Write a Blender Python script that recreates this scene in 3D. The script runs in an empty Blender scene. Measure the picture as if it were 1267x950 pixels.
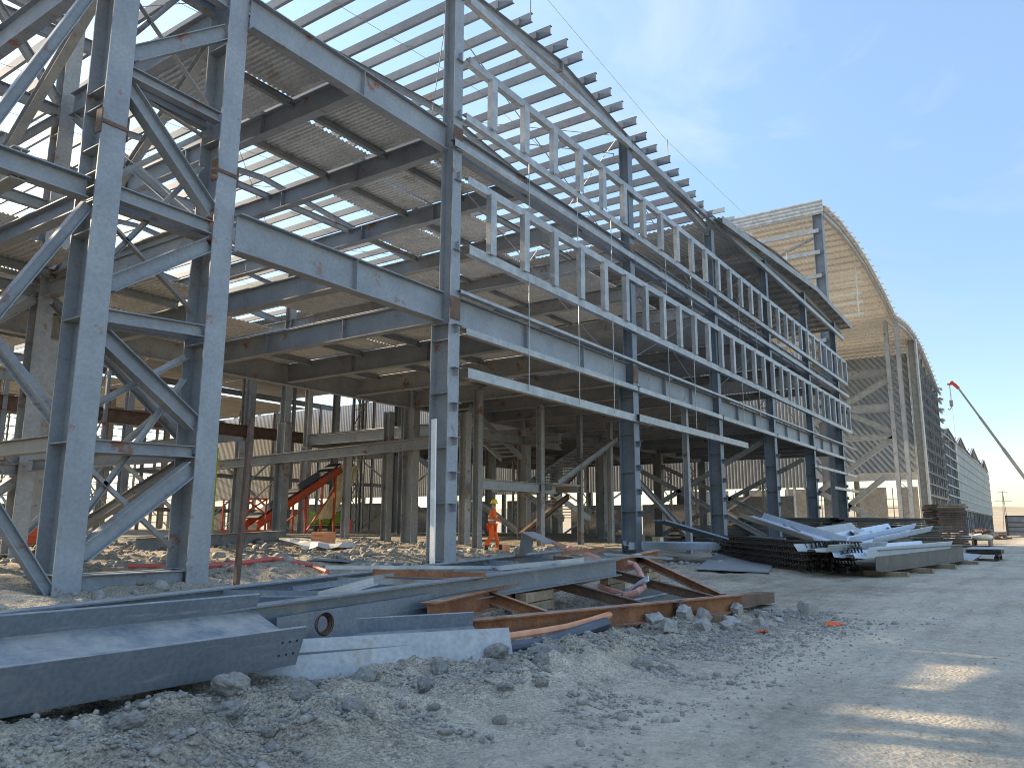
import bpy, bmesh, math, random
import numpy as np
from mathutils import Vector as V, Matrix, noise as mnoise
random.seed(7)
RNG = np.random.default_rng(5)
S = bpy.context.scene
C = S.collection
# ------------------------------------------------------------------ camera
CAM = V((0, 0, 1.5))
cp, cr, cyaw = [math.radians(a) for a in (10.355, 0.232, 34.467)]
fwd = V((math.cos(cp)*math.cos(cyaw), math.cos(cp)*math.sin(cyaw), math.sin(cp)))
rgt = V((math.sin(cyaw), -math.cos(cyaw), 0)); upv = rgt.cross(fwd)
R_ = math.cos(cr)*rgt + math.sin(cr)*upv; U_ = math.cos(cr)*upv - math.sin(cr)*rgt
cd = bpy.data.cameras.new('camera'); cam = bpy.data.objects.new('camera', cd); C.objects.link(cam)
m = Matrix((R_, U_, -fwd)).transposed().to_4x4(); m.translation = CAM
cam.matrix_world = m
cd.sensor_width = 36; cd.sensor_fit = 'HORIZONTAL'; cd.lens = 36*958/1267
cd.clip_start = .05; cd.clip_end = 6000
S.camera = cam
# ------------------------------------------------------------------ light
SUN_EL, SUN_AZ = math.radians(20.5), math.radians(93)      # azimuth from +X towards +Y
w = bpy.data.worlds.new('World'); S.world = w; w.use_nodes = True
nt = w.node_tree; bg = nt.nodes['Background']
sky = nt.nodes.new('ShaderNodeTexSky'); sky.sky_type = 'NISHITA'; sky.sun_disc = False
sky.sun_elevation = SUN_EL; sky.sun_rotation = math.pi/2 - SUN_AZ
sky.altitude = 900; sky.air_density = 1.0; sky.dust_density = 0.7; sky.ozone_density = 1.2
tcw = nt.nodes.new('ShaderNodeTexCoord'); mpw = nt.nodes.new('ShaderNodeMapping'); mpw.inputs['Scale'].default_value = (1.2, 3.2, 6); mpw.inputs['Rotation'].default_value = (.2, .1, .7)
nt.links.new(tcw.outputs['Generated'], mpw.inputs[0])
nzw = nt.nodes.new('ShaderNodeTexNoise'); nzw.inputs['Scale'].default_value = 1.3; nzw.inputs['Detail'].default_value = 7; nzw.inputs['Roughness'].default_value = .55; nzw.inputs['Distortion'].default_value = .8; nt.links.new(mpw.outputs[0], nzw.inputs['Vector'])
mrw = nt.nodes.new('ShaderNodeMapRange'); mrw.inputs[1].default_value = .46; mrw.inputs[2].default_value = .78; mrw.inputs[3].default_value = 0; mrw.inputs[4].default_value = .42; nt.links.new(nzw.outputs['Fac'], mrw.inputs[0])
mxw = nt.nodes.new('ShaderNodeMixRGB'); nt.links.new(mrw.outputs[0], mxw.inputs[0]); nt.links.new(sky.outputs[0], mxw.inputs[1]); mxw.inputs[2].default_value = (2.6, 2.75, 2.9, 1)     # thin cirrus
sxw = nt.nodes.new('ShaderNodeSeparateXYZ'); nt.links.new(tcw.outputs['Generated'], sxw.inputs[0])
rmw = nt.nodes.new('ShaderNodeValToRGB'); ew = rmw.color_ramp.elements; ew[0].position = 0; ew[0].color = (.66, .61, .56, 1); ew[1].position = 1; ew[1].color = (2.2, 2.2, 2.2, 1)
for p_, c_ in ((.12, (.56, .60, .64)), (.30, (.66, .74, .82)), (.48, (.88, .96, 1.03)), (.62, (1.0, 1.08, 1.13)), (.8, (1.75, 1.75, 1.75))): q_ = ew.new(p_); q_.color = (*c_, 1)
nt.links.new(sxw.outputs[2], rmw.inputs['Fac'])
muw = nt.nodes.new('ShaderNodeMixRGB'); muw.blend_type = 'MULTIPLY'; muw.inputs[0].default_value = 1; nt.links.new(mxw.outputs[0], muw.inputs[1]); nt.links.new(rmw.outputs[0], muw.inputs[2])   # dims the low sky, brightens the unseen zenith to light the ground
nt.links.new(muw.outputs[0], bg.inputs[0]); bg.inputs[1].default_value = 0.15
sl = bpy.data.lights.new('sun', 'SUN'); sl.energy = 5.0; sl.angle = math.radians(.5); sl.color = (1, .86, .66)
so = bpy.data.objects.new('sun', sl); C.objects.link(so)
sd = V((math.cos(SUN_EL)*math.cos(SUN_AZ), math.cos(SUN_EL)*math.sin(SUN_AZ), math.sin(SUN_EL)))
so.rotation_euler = sd.to_track_quat('Z', 'Y').to_euler(); so.location = (0, 60, 90)
S.view_settings.view_transform = 'Standard'; S.view_settings.look = 'None'
S.cycles.filter_width = 1.0
S.view_settings.exposure = 1.5; S.view_settings.gamma = 1
S.view_settings.use_white_balance = True; S.view_settings.white_balance_temperature = 7500; S.view_settings.white_balance_tint = 10
# ------------------------------------------------------------------ materials
def mat(name, col, col2=None, rough=.6, metal=0., scale=3., mix=(.35, .65), bump=.0, bscale=30., rust=None, rustamt=.0, spec=.5, fine=0., dist=.01, dust=0., vary=.0, streak=.0):
    M = bpy.data.materials.new(name); M.use_nodes = True
    n = M.node_tree.nodes; L = M.node_tree.links; b = n['Principled BSDF']
    b.inputs['Roughness'].default_value = rough; b.inputs['Metallic'].default_value = metal
    b.inputs['Specular IOR Level'].default_value = spec
    tc = n.new('ShaderNodeTexCoord'); co = tc.outputs['Object']
    nz = n.new('ShaderNodeTexNoise'); nz.inputs['Scale'].default_value = scale; nz.inputs['Detail'].default_value = 6; nz.inputs['Roughness'].default_value = .62
    L.new(co, nz.inputs['Vector'])
    rp = n.new('ShaderNodeValToRGB'); rp.color_ramp.elements[0].position = mix[0]; rp.color_ramp.elements[1].position = mix[1]
    rp.color_ramp.elements[0].color = (*col, 1); rp.color_ramp.elements[1].color = (*(col2 or col), 1)
    L.new(nz.outputs['Fac'], rp.inputs['Fac']); cur = rp.outputs['Color']
    if fine:
        n2 = n.new('ShaderNodeTexNoise'); n2.inputs['Scale'].default_value = bscale; n2.inputs['Detail'].default_value = 4
        L.new(co, n2.inputs['Vector'])
        mp = n.new('ShaderNodeMapRange'); mp.inputs[1].default_value = .3; mp.inputs[2].default_value = .7; mp.inputs[3].default_value = 1-fine; mp.inputs[4].default_value = 1+fine
        L.new(n2.outputs['Fac'], mp.inputs[0])
        mm = n.new('ShaderNodeMixRGB'); mm.blend_type = 'MULTIPLY'; mm.inputs[0].default_value = 1
        L.new(cur, mm.inputs[1]); L.new(mp.outputs[0], mm.inputs[2]); cur = mm.outputs[0]
    if rust:
        n3 = n.new('ShaderNodeTexNoise'); n3.inputs['Scale'].default_value = 1.3; n3.inputs['Detail'].default_value = 9; n3.inputs['Roughness'].default_value = .7
        L.new(co, n3.inputs['Vector'])
        r3 = n.new('ShaderNodeValToRGB'); r3.color_ramp.elements[0].position = 1-rustamt-.06; r3.color_ramp.elements[1].position = 1-rustamt+.03
        r3.color_ramp.elements[0].color = (0, 0, 0, 1); r3.color_ramp.elements[1].color = (1, 1, 1, 1)
        L.new(n3.outputs['Fac'], r3.inputs['Fac'])
        mm = n.new('ShaderNodeMixRGB'); L.new(r3.outputs['Color'], mm.inputs[0]); L.new(cur, mm.inputs[1]); mm.inputs[2].default_value = (*rust, 1); cur = mm.outputs[0]
    if vary:
        oi = n.new('ShaderNodeObjectInfo'); mv = n.new('ShaderNodeMapRange'); mv.inputs[3].default_value = 1-vary; mv.inputs[4].default_value = 1+vary; L.new(oi.outputs['Random'], mv.inputs[0])
        mm = n.new('ShaderNodeMixRGB'); mm.blend_type = 'MULTIPLY'; mm.inputs[0].default_value = 1; L.new(cur, mm.inputs[1]); L.new(mv.outputs[0], mm.inputs[2]); cur = mm.outputs[0]
    if streak:                                                        # scuffs and mill marks along the member
        mp_ = n.new('ShaderNodeMapping'); mp_.inputs['Scale'].default_value = (.6, 9, 9); L.new(co, mp_.inputs[0])
        ns_ = n.new('ShaderNodeTexNoise'); ns_.inputs['Scale'].default_value = 2.2; ns_.inputs['Detail'].default_value = 8; ns_.inputs['Roughness'].default_value = .75; L.new(mp_.outputs[0], ns_.inputs['Vector'])
        ms_ = n.new('ShaderNodeMapRange'); ms_.inputs[1].default_value = .57; ms_.inputs[2].default_value = .72; ms_.inputs[3].default_value = 0; ms_.inputs[4].default_value = streak; L.new(ns_.outputs['Fac'], ms_.inputs[0])
        mm = n.new('ShaderNodeMixRGB'); L.new(ms_.outputs[0], mm.inputs[0]); L.new(cur, mm.inputs[1]); mm.inputs[2].default_value = (.40, .41, .41, 1); cur = mm.outputs[0]
    if dust:                                                          # settled dust on upward faces
        ge = n.new('ShaderNodeNewGeometry'); sx = n.new('ShaderNodeSeparateXYZ'); L.new(ge.outputs['Normal'], sx.inputs[0])
        m1 = n.new('ShaderNodeMapRange'); m1.inputs[1].default_value = .55; m1.inputs[2].default_value = .95; m1.inputs[3].default_value = 0; m1.inputs[4].default_value = dust; L.new(sx.outputs[2], m1.inputs[0])
        nd = n.new('ShaderNodeTexNoise'); nd.inputs['Scale'].default_value = 3.5; nd.inputs['Detail'].default_value = 7; nd.inputs['Roughness'].default_value = .7; L.new(co, nd.inputs['Vector'])
        m2 = n.new('ShaderNodeMapRange'); m2.inputs[1].default_value = .35; m2.inputs[2].default_value = .6; L.new(nd.outputs['Fac'], m2.inputs[0])
        mu = n.new('ShaderNodeMath'); mu.operation = 'MULTIPLY'; L.new(m1.outputs[0], mu.inputs[0]); L.new(m2.outputs[0], mu.inputs[1])
        mm = n.new('ShaderNodeMixRGB'); L.new(mu.outputs[0], mm.inputs[0]); L.new(cur, mm.inputs[1]); mm.inputs[2].default_value = (.44, .41, .36, 1); cur = mm.outputs[0]
    L.new(cur, b.inputs['Base Color'])
    if bump:
        n4 = n.new('ShaderNodeTexNoise'); n4.inputs['Scale'].default_value = bscale; n4.inputs['Detail'].default_value = 8; n4.inputs['Roughness'].default_value = .7
        L.new(co, n4.inputs['Vector'])
        bp = n.new('ShaderNodeBump'); bp.inputs['Strength'].default_value = bump; bp.inputs['Distance'].default_value = dist
        L.new(n4.outputs['Fac'], bp.inputs['Height']); L.new(bp.outputs[0], b.inputs['Normal'])
    return M
RU = (.20, .075, .035)
MT = {
 'paint': mat('grey_primer_paint', (.18, .205, .235), (.24, .268, .295), .5, scale=.9, rust=RU, rustamt=.35, fine=.1, bscale=14, bump=.08, dust=.5, vary=.14),
 'paint_dusty': mat('dusty_grey_paint', (.235, .25, .265), (.32, .33, .335), .65, scale=.8, rust=RU, rustamt=.36, fine=.12, bscale=11, bump=.08, vary=.22),
 'paint_pale': mat('pale_grey_paint', (.30, .32, .335), (.38, .40, .41), .5, scale=2.5, rust=(.3, .25, .2), rustamt=.34, fine=.1, bscale=20, dust=.6),
 'paint_purlin': mat('purlin_grey', (.13, .15, .17), (.19, .205, .22), .5, scale=1.1, rust=RU, rustamt=.34, fine=.1, bscale=14, vary=.2),
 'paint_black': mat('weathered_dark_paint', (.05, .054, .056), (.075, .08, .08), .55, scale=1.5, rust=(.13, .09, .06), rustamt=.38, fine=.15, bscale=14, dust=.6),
 'paint_dark': mat('dark_grey_paint', (.105, .14, .18), (.16, .20, .24), .5, scale=1.1, rust=RU, rustamt=.33, fine=.1, bscale=14),
 'paint_blue': mat('fresh_blue_grey_paint', (.135, .165, .20), (.18, .21, .245), .42, scale=1.6, mix=(.3, .7), rust=(.26, .26, .25), rustamt=.37, fine=.14, bscale=26, bump=.1, dust=.6, vary=.16, streak=.5),
 'galv': mat('galvanised_steel', (.26, .275, .285), (.38, .39, .39), .45, .3, scale=2.5, fine=.12, bscale=25, vary=.12),
 'galv_dull': mat('dull_galvanised_steel', (.30, .31, .31), (.45, .45, .43), .5, .25, scale=1.5, fine=.1, bscale=20),
 'deck': mat('deck_underside', (.46, .475, .49), (.60, .61, .62), .5, .1, scale=1.6, mix=(.3, .7), fine=.2, bscale=12, rust=(.38, .35, .31), rustamt=.36),
 'roofsheet': mat('roof_sheet', (.40, .39, .37), (.50, .485, .46), .55, .1, scale=.5, fine=.1, bscale=5),
 'roofsheet_pale': mat('pale_roof_sheet', (.68, .67, .64), (.78, .77, .74), .6, 0, scale=.3, fine=.1, bscale=3),
 'wallsheet': mat('wall_sheet', (.18, .215, .255), (.24, .275, .315), .6, .1, scale=.2, fine=.08, bscale=2),
 'wallsheet_tan': mat('tan_grey_wall_sheet', (.28, .285, .285), (.35, .35, .345), .7, .0, scale=.15, fine=.08, bscale=2),
 'wallpale': mat('pale_wall_sheet', (.25, .27, .265), (.34, .355, .34), .6, 0, scale=.3, fine=.08, bscale=2),
 'concretepanel': mat('brown_block_wall', (.17, .165, .155), (.24, .235, .22), .9, 0, scale=.5, fine=.15, bscale=4),
 'rust': mat('rusty_steel', (.17, .062, .028), (.30, .13, .06), .8, scale=2.2, fine=.25, bscale=30, bump=.25, rust=(.17, .17, .17), rustamt=.34, dust=.5),
 'rustdark': mat('dark_rusty_steel', (.085, .055, .04), (.17, .10, .07), .8, scale=2, fine=.2, bscale=20),
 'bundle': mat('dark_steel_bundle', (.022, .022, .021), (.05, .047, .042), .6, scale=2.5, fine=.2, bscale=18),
 'blueplate': mat('blue_white_sheet', (.46, .53, .62), (.58, .64, .70), .4, .1, scale=1.5, fine=.06, bscale=12),
 'rod': mat('steel_rod', (.22, .23, .24), (.3, .3, .3), .5, .3),
 'orange': mat('hi_vis_orange', (.90, .10, .015), (.95, .14, .02), .75, scale=6, fine=.12, bscale=20),
 'tape': mat('reflective_tape', (.75, .75, .55), None, .4),
 'yellow': mat('yellow_plastic', (.85, .50, .02), None, .4),
 'skin': mat('skin', (.42, .24, .15), None, .6), 'boot': mat('boot', (.02, .02, .02), None, .7),
 'orangepaint': mat('orange_machine_paint', (.58, .085, .03), (.45, .07, .03), .55, scale=2, fine=.15, bscale=10, rust=(.2, .12, .08), rustamt=.4),
 'redplastic': mat('red_plastic', (.75, .10, .05), (.65, .08, .05), .5, scale=4),
 'rubber': mat('black_rubber', (.02, .02, .022), (.035, .035, .04), .6, scale=4),
 'bluepipe': mat('blue_black_pipe', (.03, .042, .065), (.06, .075, .10), .4, scale=3, fine=.15),
 'pinkhose': mat('faded_red_hose', (.50, .22, .18), (.60, .33, .28), .6, scale=4),
 'redhose': mat('red_hose', (.58, .10, .08), (.5, .12, .1), .6, scale=4),
 'orangehose': mat('orange_hose', (.55, .20, .09), (.62, .3, .17), .6, scale=4),
 'green': mat('green_machine_paint', (.22, .36, .03), (.28, .42, .05), .5, scale=3),
 'lime': mat('lime_netting', (.38, .45, .05), (.5, .52, .1), .8, scale=3),
 'straw': mat('straw_tarpaulin', (.68, .58, .36), (.78, .70, .50), .9, scale=4, fine=.15, bscale=12),
 'timber': mat('weathered_timber', (.20, .14, .09), (.33, .25, .17), .85, scale=3, fine=.2, bscale=20),
 'white': mat('white_sheet', (.72, .72, .70), (.8, .8, .78), .6, scale=3),
 'rock': mat('grey_rock', (.22, .21, .195), (.36, .34, .31), .95, scale=3.5, fine=.2, bscale=25, bump=.9, dist=.02),
 'block': mat('broken_concrete', (.27, .265, .25), (.40, .39, .36), .95, scale=3, fine=.18, bscale=28, bump=.7, dist=.015),
 'glass': mat('dark_window', (.03, .04, .05), None, .1), 'cranegrey': mat('crane_grey', (.22, .23, .23), (.28, .29, .29), .5, scale=1),
 'cranered': mat('crane_red', (.55, .05, .03), None, .5),
}
# ------------------------------------------------------------------ mesh builder
class MB:
    def __init__(s): s.v = []; s.f = []
    def add(s, vs, fs):
        o = len(s.v); s.v += [tuple(q) for q in vs]; s.f += [tuple(i+o for i in f) for f in fs]; return s
    def box(s, a, b):
        (x0, y0, z0), (x1, y1, z1) = a, b
        return s.add([(x0,y0,z0),(x1,y0,z0),(x1,y1,z0),(x0,y1,z0),(x0,y0,z1),(x1,y0,z1),(x1,y1,z1),(x0,y1,z1)],
                     [(0,3,2,1),(4,5,6,7),(0,1,5,4),(1,2,6,5),(2,3,7,6),(3,0,4,7)])
    def frame(s, p0, p1, up):
        p0 = V(p0); p1 = V(p1); d = (p1-p0).normalized(); up = V(up)
        b = (up - d*up.dot(d))
        if b.length < 1e-4: b = V((1, 0, 0)) - d*d.x
        b.normalize(); a = d.cross(b); return p0, p1, a, b
    def prism(s, p0, p1, poly, up=(0, 0, 1), closed=True):
        p0, p1, a, b = s.frame(p0, p1, up); n = len(poly)
        vs = [p0+a*x+b*y for x, y in poly]+[p1+a*x+b*y for x, y in poly]
        fs = [(i, (i+1) % n, (i+1) % n+n, i+n) for i in range(n if closed else n-1)]
        if closed: fs += [tuple(range(n))[::-1], tuple(range(n, 2*n))]
        return s.add(vs, fs)
    def ibeam(s, p0, p1, h, w, tf=.03, tw=.02, up=(0, 0, 1)):
        H = h/2; W = w/2; t = tw/2
        return s.prism(p0, p1, [(-W,-H),(W,-H),(W,-H+tf),(t,-H+tf),(t,H-tf),(W,H-tf),(W,H),(-W,H),(-W,H-tf),(-t,H-tf),(-t,-H+tf),(-W,-H+tf)], up)
    def bar(s, p0, p1, w, h, up=(0, 0, 1)):
        W = w/2; H = h/2
        return s.prism(p0, p1, [(-W,-H),(W,-H),(W,H),(-W,H)], up)
    def chan(s, p0, p1, h, w, t=.012, up=(0, 0, 1), flip=1, lip=0):     # web at a=0, flanges towards +a*flip
        H = h/2; f = flip
        P = [(0,-H),(w*f,-H)]
        if lip: P += [(w*f,-H+lip),((w-t)*f,-H+lip)]
        P += [((w-(t if lip else 0))*f,-H+t),(t*f,-H+t),(t*f,H-t),((w-(t if lip else 0))*f,H-t)]
        if lip: P += [((w-t)*f,H-lip),(w*f,H-lip)]
        P += [(w*f,H),(0,H)]
        if f < 0: P = P[::-1]
        return s.prism(p0, p1, P, up)
    def angle(s, p0, p1, w, t=.012, up=(0, 0, 1)):
        return s.prism(p0, p1, [(0,0),(w,0),(w,t),(t,t),(t,w),(0,w)], up)
    def tube(s, pts, r, n=8, cap=True):
        pts = [V(p) for p in pts]; rings = []; N = len(pts); b = None
        for i, p in enumerate(pts):
            d = (pts[min(i+1, N-1)]-pts[max(i-1, 0)]).normalized()
            if b is None: b = V((0, 0, 1)) if abs(d.z) < .9 else V((1, 0, 0))
            b = (b-d*b.dot(d)).normalized(); a = d.cross(b)
            rr = r[i] if isinstance(r, (list, tuple)) else r
            rings.append([p+(a*math.cos(2*math.pi*k/n)+b*math.sin(2*math.pi*k/n))*rr for k in range(n)])
        vs = [q for g in rings for q in g]
        fs = [(i*n+k, i*n+(k+1) % n, (i+1)*n+(k+1) % n, (i+1)*n+k) for i in range(N-1) for k in range(n)]
        if cap: fs += [tuple(range(n))[::-1], tuple(range((N-1)*n, N*n))]
        return s.add(vs, fs)
    def lathe(s, c, prof, n=16):
        c = V(c); vs = [c+V((r*math.cos(2*math.pi*k/n), r*math.sin(2*math.pi*k/n), z)) for r, z in prof for k in range(n)]
        fs = [(i*n+k, i*n+(k+1) % n, (i+1)*n+(k+1) % n, (i+1)*n+k) for i in range(len(prof)-1) for k in range(n)]
        fs += [tuple(range(n))[::-1], tuple(range((len(prof)-1)*n, len(prof)*n))]
        return s.add(vs, fs)
    def corr(s, o, u, v, pitch=.25, dep=.05, nrm=(0, 0, 1), jit=0.):
        """trapezoid corrugated sheet: profile runs along u, ribs along v"""
        o = V(o); u = V(u); v = V(v); nrm = V(nrm); L = u.length; ud = u/L; k = max(1, int(round(L/pitch))); p = L/k
        xs = []
        for i in range(k): xs += [(i*p, 0), (i*p+.3*p, 0), (i*p+.5*p, dep), (i*p+.8*p, dep)]
        xs.append((L, 0)); n = len(xs)
        a = [o+ud*x+nrm*(z+random.uniform(-jit, jit)) for x, z in xs]; b = [q+v for q in a]
        return s.add(a+b, [(i, i+1, i+1+n, i+n) for i in range(n-1)])
    def build(s, name, mt, parent=None, smooth=False, label=None, kind=None, loc=None, bevel=0.):
        me = bpy.data.meshes.new(name)
        off = V(loc) if loc is not None else (WL[parent.name].copy() if parent is not None and parent.name in WL else V((0, 0, 0)))
        vs = np.array(s.v, dtype=np.float64)-np.array(off)
        me.from_pydata(vs.tolist(), [], s.f); me.materials.append(MT[mt] if isinstance(mt, str) else mt)
        if smooth: me.polygons.foreach_set('use_smooth', [True]*len(me.polygons))
        me.update()
        o = bpy.data.objects.new(name, me); C.objects.link(o)
        WL[o.name] = off
        if parent is not None: o.parent = parent; o.location = off-WL[parent.name]
        else: o.location = off
        if label: o['label'] = label
        if kind: o['kind'] = kind
        if bevel:
            b = o.modifiers.new('bevel', 'BEVEL'); b.width = bevel; b.segments = 2; b.limit_method = 'ANGLE'
        return o
WL = {}
def tag(o, label, cat, group=None):
    o['label'] = label; o['category'] = cat
    if group: o['group'] = group
    return o
def thing(name, loc, label, cat, group=None, rot=None):
    o = bpy.data.objects.new(name, None); C.objects.link(o); o.location = loc; o.empty_display_size = .2
    WL[o.name] = V(loc)
    return tag(o, label, cat, group)
def sub(name, parent):            # an Empty that is a part and carries sub-parts
    o = bpy.data.objects.new(name, None); C.objects.link(o); o.parent = parent; WL[o.name] = WL[parent.name].copy(); return o
def dup(o, loc, rot=None, scale=None, label=None, parent=None):
    c = o.copy(); C.objects.link(c)
    c.location = loc
    if parent is not None: c.parent = parent
    if rot is not None: c.rotation_euler = rot
    if scale is not None: c.scale = scale
    if label: c['label'] = label
    for ch in list(o.children):
        if ch == c: continue
        d = ch.copy(); C.objects.link(d); d.parent = c
        for g in list(ch.children):
            e = g.copy(); C.objects.link(e); e.parent = d
    return c
# ------------------------------------------------------------------ ground
def vnoise(x, y, f, seed):
    x = np.asarray(x)*f; y = np.asarray(y)*f
    xi = np.floor(x).astype(np.int64); yi = np.floor(y).astype(np.int64); fx = x-xi; fy = y-yi
    fx = fx*fx*(3-2*fx); fy = fy*fy*(3-2*fy)
    def h(a, b):
        n = (a*374761393+b*668265263+seed*1274126177) & 0xffffffff
        n = ((n ^ (n >> 13))*1274126177) & 0xffffffff
        return ((n ^ (n >> 16)) & 0xffff)/65535.
    return (h(xi, yi)*(1-fx)+h(xi+1, yi)*fx)*(1-fy)+(h(xi, yi+1)*(1-fx)+h(xi+1, yi+1)*fx)*fy-.5
def ss(a, b, x):
    t = np.clip((x-a)/(b-a), 0, 1); return t*t*(3-2*t)
def gz(x, y):
    x = np.asarray(x, float); y = np.asarray(y, float)
    yb = np.interp(x, [0, 4, 13, 15, 18, 22, 30, 38, 60], [3.3, 3.5, 3.7, 4.6, 6.6, 6.3, 4.6, 3.0, 3.0]) + .9*vnoise(x, y, .5, 3) + .4*vnoise(x, y, 1.7, 4)
    inn = ss(0, 1.1, y-yb)
    near = 1-ss(13, 17, x)
    berm = inn*(.08+.10*near)*np.ones_like(x) - .06*near*np.exp(-((y-4.7)/.6)**2)*ss(4, 5, x)
    hin = .42*ss(12.5, 17, y)+.35*ss(20, 36, y)
    hin = hin*(1-ss(60, 80, x))*ss(-30, -5, x) + .12*(y > 300)*0
    z = berm*(1-ss(60, 90, x))+hin
    far = 1-ss(40, 90, np.abs(x)+np.abs(y))
    rub = inn*(1-ss(9, 14, y))*near*ss(-.2, .8, y-yb)
    z = z + rub*(.18*vnoise(x, y, 1.1, 11)+.16*vnoise(x, y, 2.6, 12)+.11*vnoise(x, y, 6, 13)+.06*vnoise(x, y, 12, 17))
    z = z + inn*far*(.10*vnoise(x, y, .7, 14)+.06*vnoise(x, y, 2.1, 15)+.03*vnoise(x, y, 5, 18))
    tr = (1-inn)*far
    z = z + tr*(.035*vnoise(x*.25, y, 1.5, 21)+.02*vnoise(x*.6, y, 3.2, 22)+.012*vnoise(x, y, 7, 23)+.02*vnoise(x, y, .4, 24))
    inr = inn*ss(9, 13, y)*(1-ss(30, 45, y))*far
    z = z + inr*(.16*vnoise(x, y, .45, 31)+.12*vnoise(x, y, 1.3, 32)+.07*vnoise(x, y, 3.1, 33)+.04*vnoise(x, y, 7.3, 34))
    edge = np.exp(-((y-yb-.1)/.5)**2)
    z = z + edge*near*(.05*vnoise(x, y, 3.5, 25)+.04*vnoise(x, y, 8, 26))
    return z
def gh(x, y): return float(gz(np.array([x]), np.array([y]))[0])
def axis(f0, f1, st, lo, hi):
    a = list(np.arange(f0, f1+1e-6, st)); s = st; x = f1
    while x < hi: s = min(s*1.16, 400); x += s; a.append(x)
    s = st; x = f0
    while x > lo: s = min(s*1.16, 400); x -= s; a.insert(0, x)
    return np.array(a)
gx = axis(-.5, 27, .065, -3500, 4500); gy = axis(-1.5, 24, .065, -3000, 4500)
X, Y = np.meshgrid(gx, gy, indexing='ij'); Z = gz(X, Y)
me = bpy.data.meshes.new('ground'); nx, ny = X.shape
idx = np.arange(nx*ny).reshape(nx, ny)
quads = np.stack([idx[:-1, :-1], idx[1:, :-1], idx[1:, 1:], idx[:-1, 1:]], -1).reshape(-1, 4)
me.vertices.add(nx*ny); me.vertices.foreach_set('co', np.stack([X, Y, Z], -1).reshape(-1))
me.loops.add(quads.size); me.loops.foreach_set('vertex_index', quads.reshape(-1))
me.polygons.add(len(quads)); me.polygons.foreach_set('loop_start', np.arange(0, quads.size, 4))
me.polygons.foreach_set('use_smooth', np.ones(len(quads), bool)); me.update(calc_edges=True)
gr = bpy.data.objects.new('ground', me); C.objects.link(gr); gr['kind'] = 'structure'; gr['label'] = 'dusty grey dirt ground and haul road of the building site'
def ground_mat():
    M = bpy.data.materials.new('dusty_dirt'); M.use_nodes = True; n = M.node_tree.nodes; L = M.node_tree.links; b = n['Principled BSDF']
    b.inputs['Roughness'].default_value = .95; b.inputs['Specular IOR Level'].default_value = .15
    tc = n.new('ShaderNodeTexCoord'); co = tc.outputs['Object']
    def nz(sc, det=6, ro=.6, vec=None):
        q = n.new('ShaderNodeTexNoise'); q.inputs['Scale'].default_value = sc; q.inputs['Detail'].default_value = det; q.inputs['Roughness'].default_value = ro
        L.new(vec or co, q.inputs['Vector']); return q.outputs['Fac']
    def ramp(f, stops):
        r = n.new('ShaderNodeValToRGB'); e = r.color_ramp.elements
        while len(e) < len(stops): e.new(.5)
        for q, (p, c) in zip(e, stops): q.position = p; q.color = (*c, 1)
        L.new(f, r.inputs['Fac']); return r.outputs['Color']
    def mix(f, a, c, t='MIX', fac=None):
        m_ = n.new('ShaderNodeMixRGB'); m_.blend_type = t
        if f is not None: L.new(f, m_.inputs[0])
        else: m_.inputs[0].default_value = fac
        L.new(a, m_.inputs[1]); L.new(c, m_.inputs[2]); return m_.outputs[0]
    base = ramp(nz(.35, 8), [(.3, (.40, .345, .265)), (.5, (.51, .45, .36)), (.72, (.59, .525, .43))])
    mp = n.new('ShaderNodeMapping'); mp.inputs['Scale'].default_value = (.22, 1.6, 1); mp.inputs['Rotation'].default_value = (0, 0, -.12); L.new(co, mp.inputs[0])
    trk = ramp(nz(1.2, 7, .65, mp.outputs[0]), [(.32, (.74, .74, .74)), (.5, (1, 1, 1)), (.7, (1.14, 1.13, 1.1))])
    c1 = mix(None, base, trk, 'MULTIPLY', .8)
    sp = ramp(nz(34, 4, .75), [(.28, (.42, .42, .42)), (.44, (.95, .95, .95)), (.6, (1.02, 1.02, 1.02)), (.74, (1.45, 1.45, 1.42))])
    c2 = mix(None, c1, sp, 'MULTIPLY', .8)
    sp2 = ramp(nz(7, 7, .75), [(.3, (.62, .62, .62)), (.6, (1.1, 1.1, 1.1))])
    c2 = mix(None, c2, sp2, 'MULTIPLY', .75)
    vo = n.new('ShaderNodeTexVoronoi'); vo.inputs['Scale'].default_value = 26; L.new(co, vo.inputs['Vector'])
    sy = n.new('ShaderNodeSeparateXYZ'); L.new(co, sy.inputs[0])
    wb = n.new('ShaderNodeMath'); wb.operation = 'MULTIPLY_ADD'; L.new(nz(.9, 4), wb.inputs[0]); wb.inputs[1].default_value = 2.2; L.new(sy.outputs[1], wb.inputs[2])
    mk = n.new('ShaderNodeMapRange'); mk.inputs[1].default_value = 3.9; mk.inputs[2].default_value = 5.2; mk.inputs[3].default_value = .10; mk.inputs[4].default_value = 1; L.new(wb.outputs[0], mk.inputs[0])
    cr = n.new('ShaderNodeTexVoronoi'); cr.inputs['Scale'].default_value = 30; cr.inputs['Randomness'].default_value = 1; L.new(co, cr.inputs['Vector'])
    ds = n.new('ShaderNodeMixRGB'); ds.blend_type = 'ADD'; ds.inputs[0].default_value = .09; L.new(co, ds.inputs[1]); dn_ = n.new('ShaderNodeTexNoise'); dn_.inputs['Scale'].default_value = 14; dn_.inputs['Detail'].default_value = 5; L.new(co, dn_.inputs['Vector']); L.new(dn_.outputs['Color'], ds.inputs[2]); L.new(ds.outputs[0], cr.inputs['Vector'])
    pm = n.new('ShaderNodeMapRange'); pm.inputs[1].default_value = .40; pm.inputs[2].default_value = .62; L.new(nz(1.7, 5, .65), pm.inputs[0])
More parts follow.
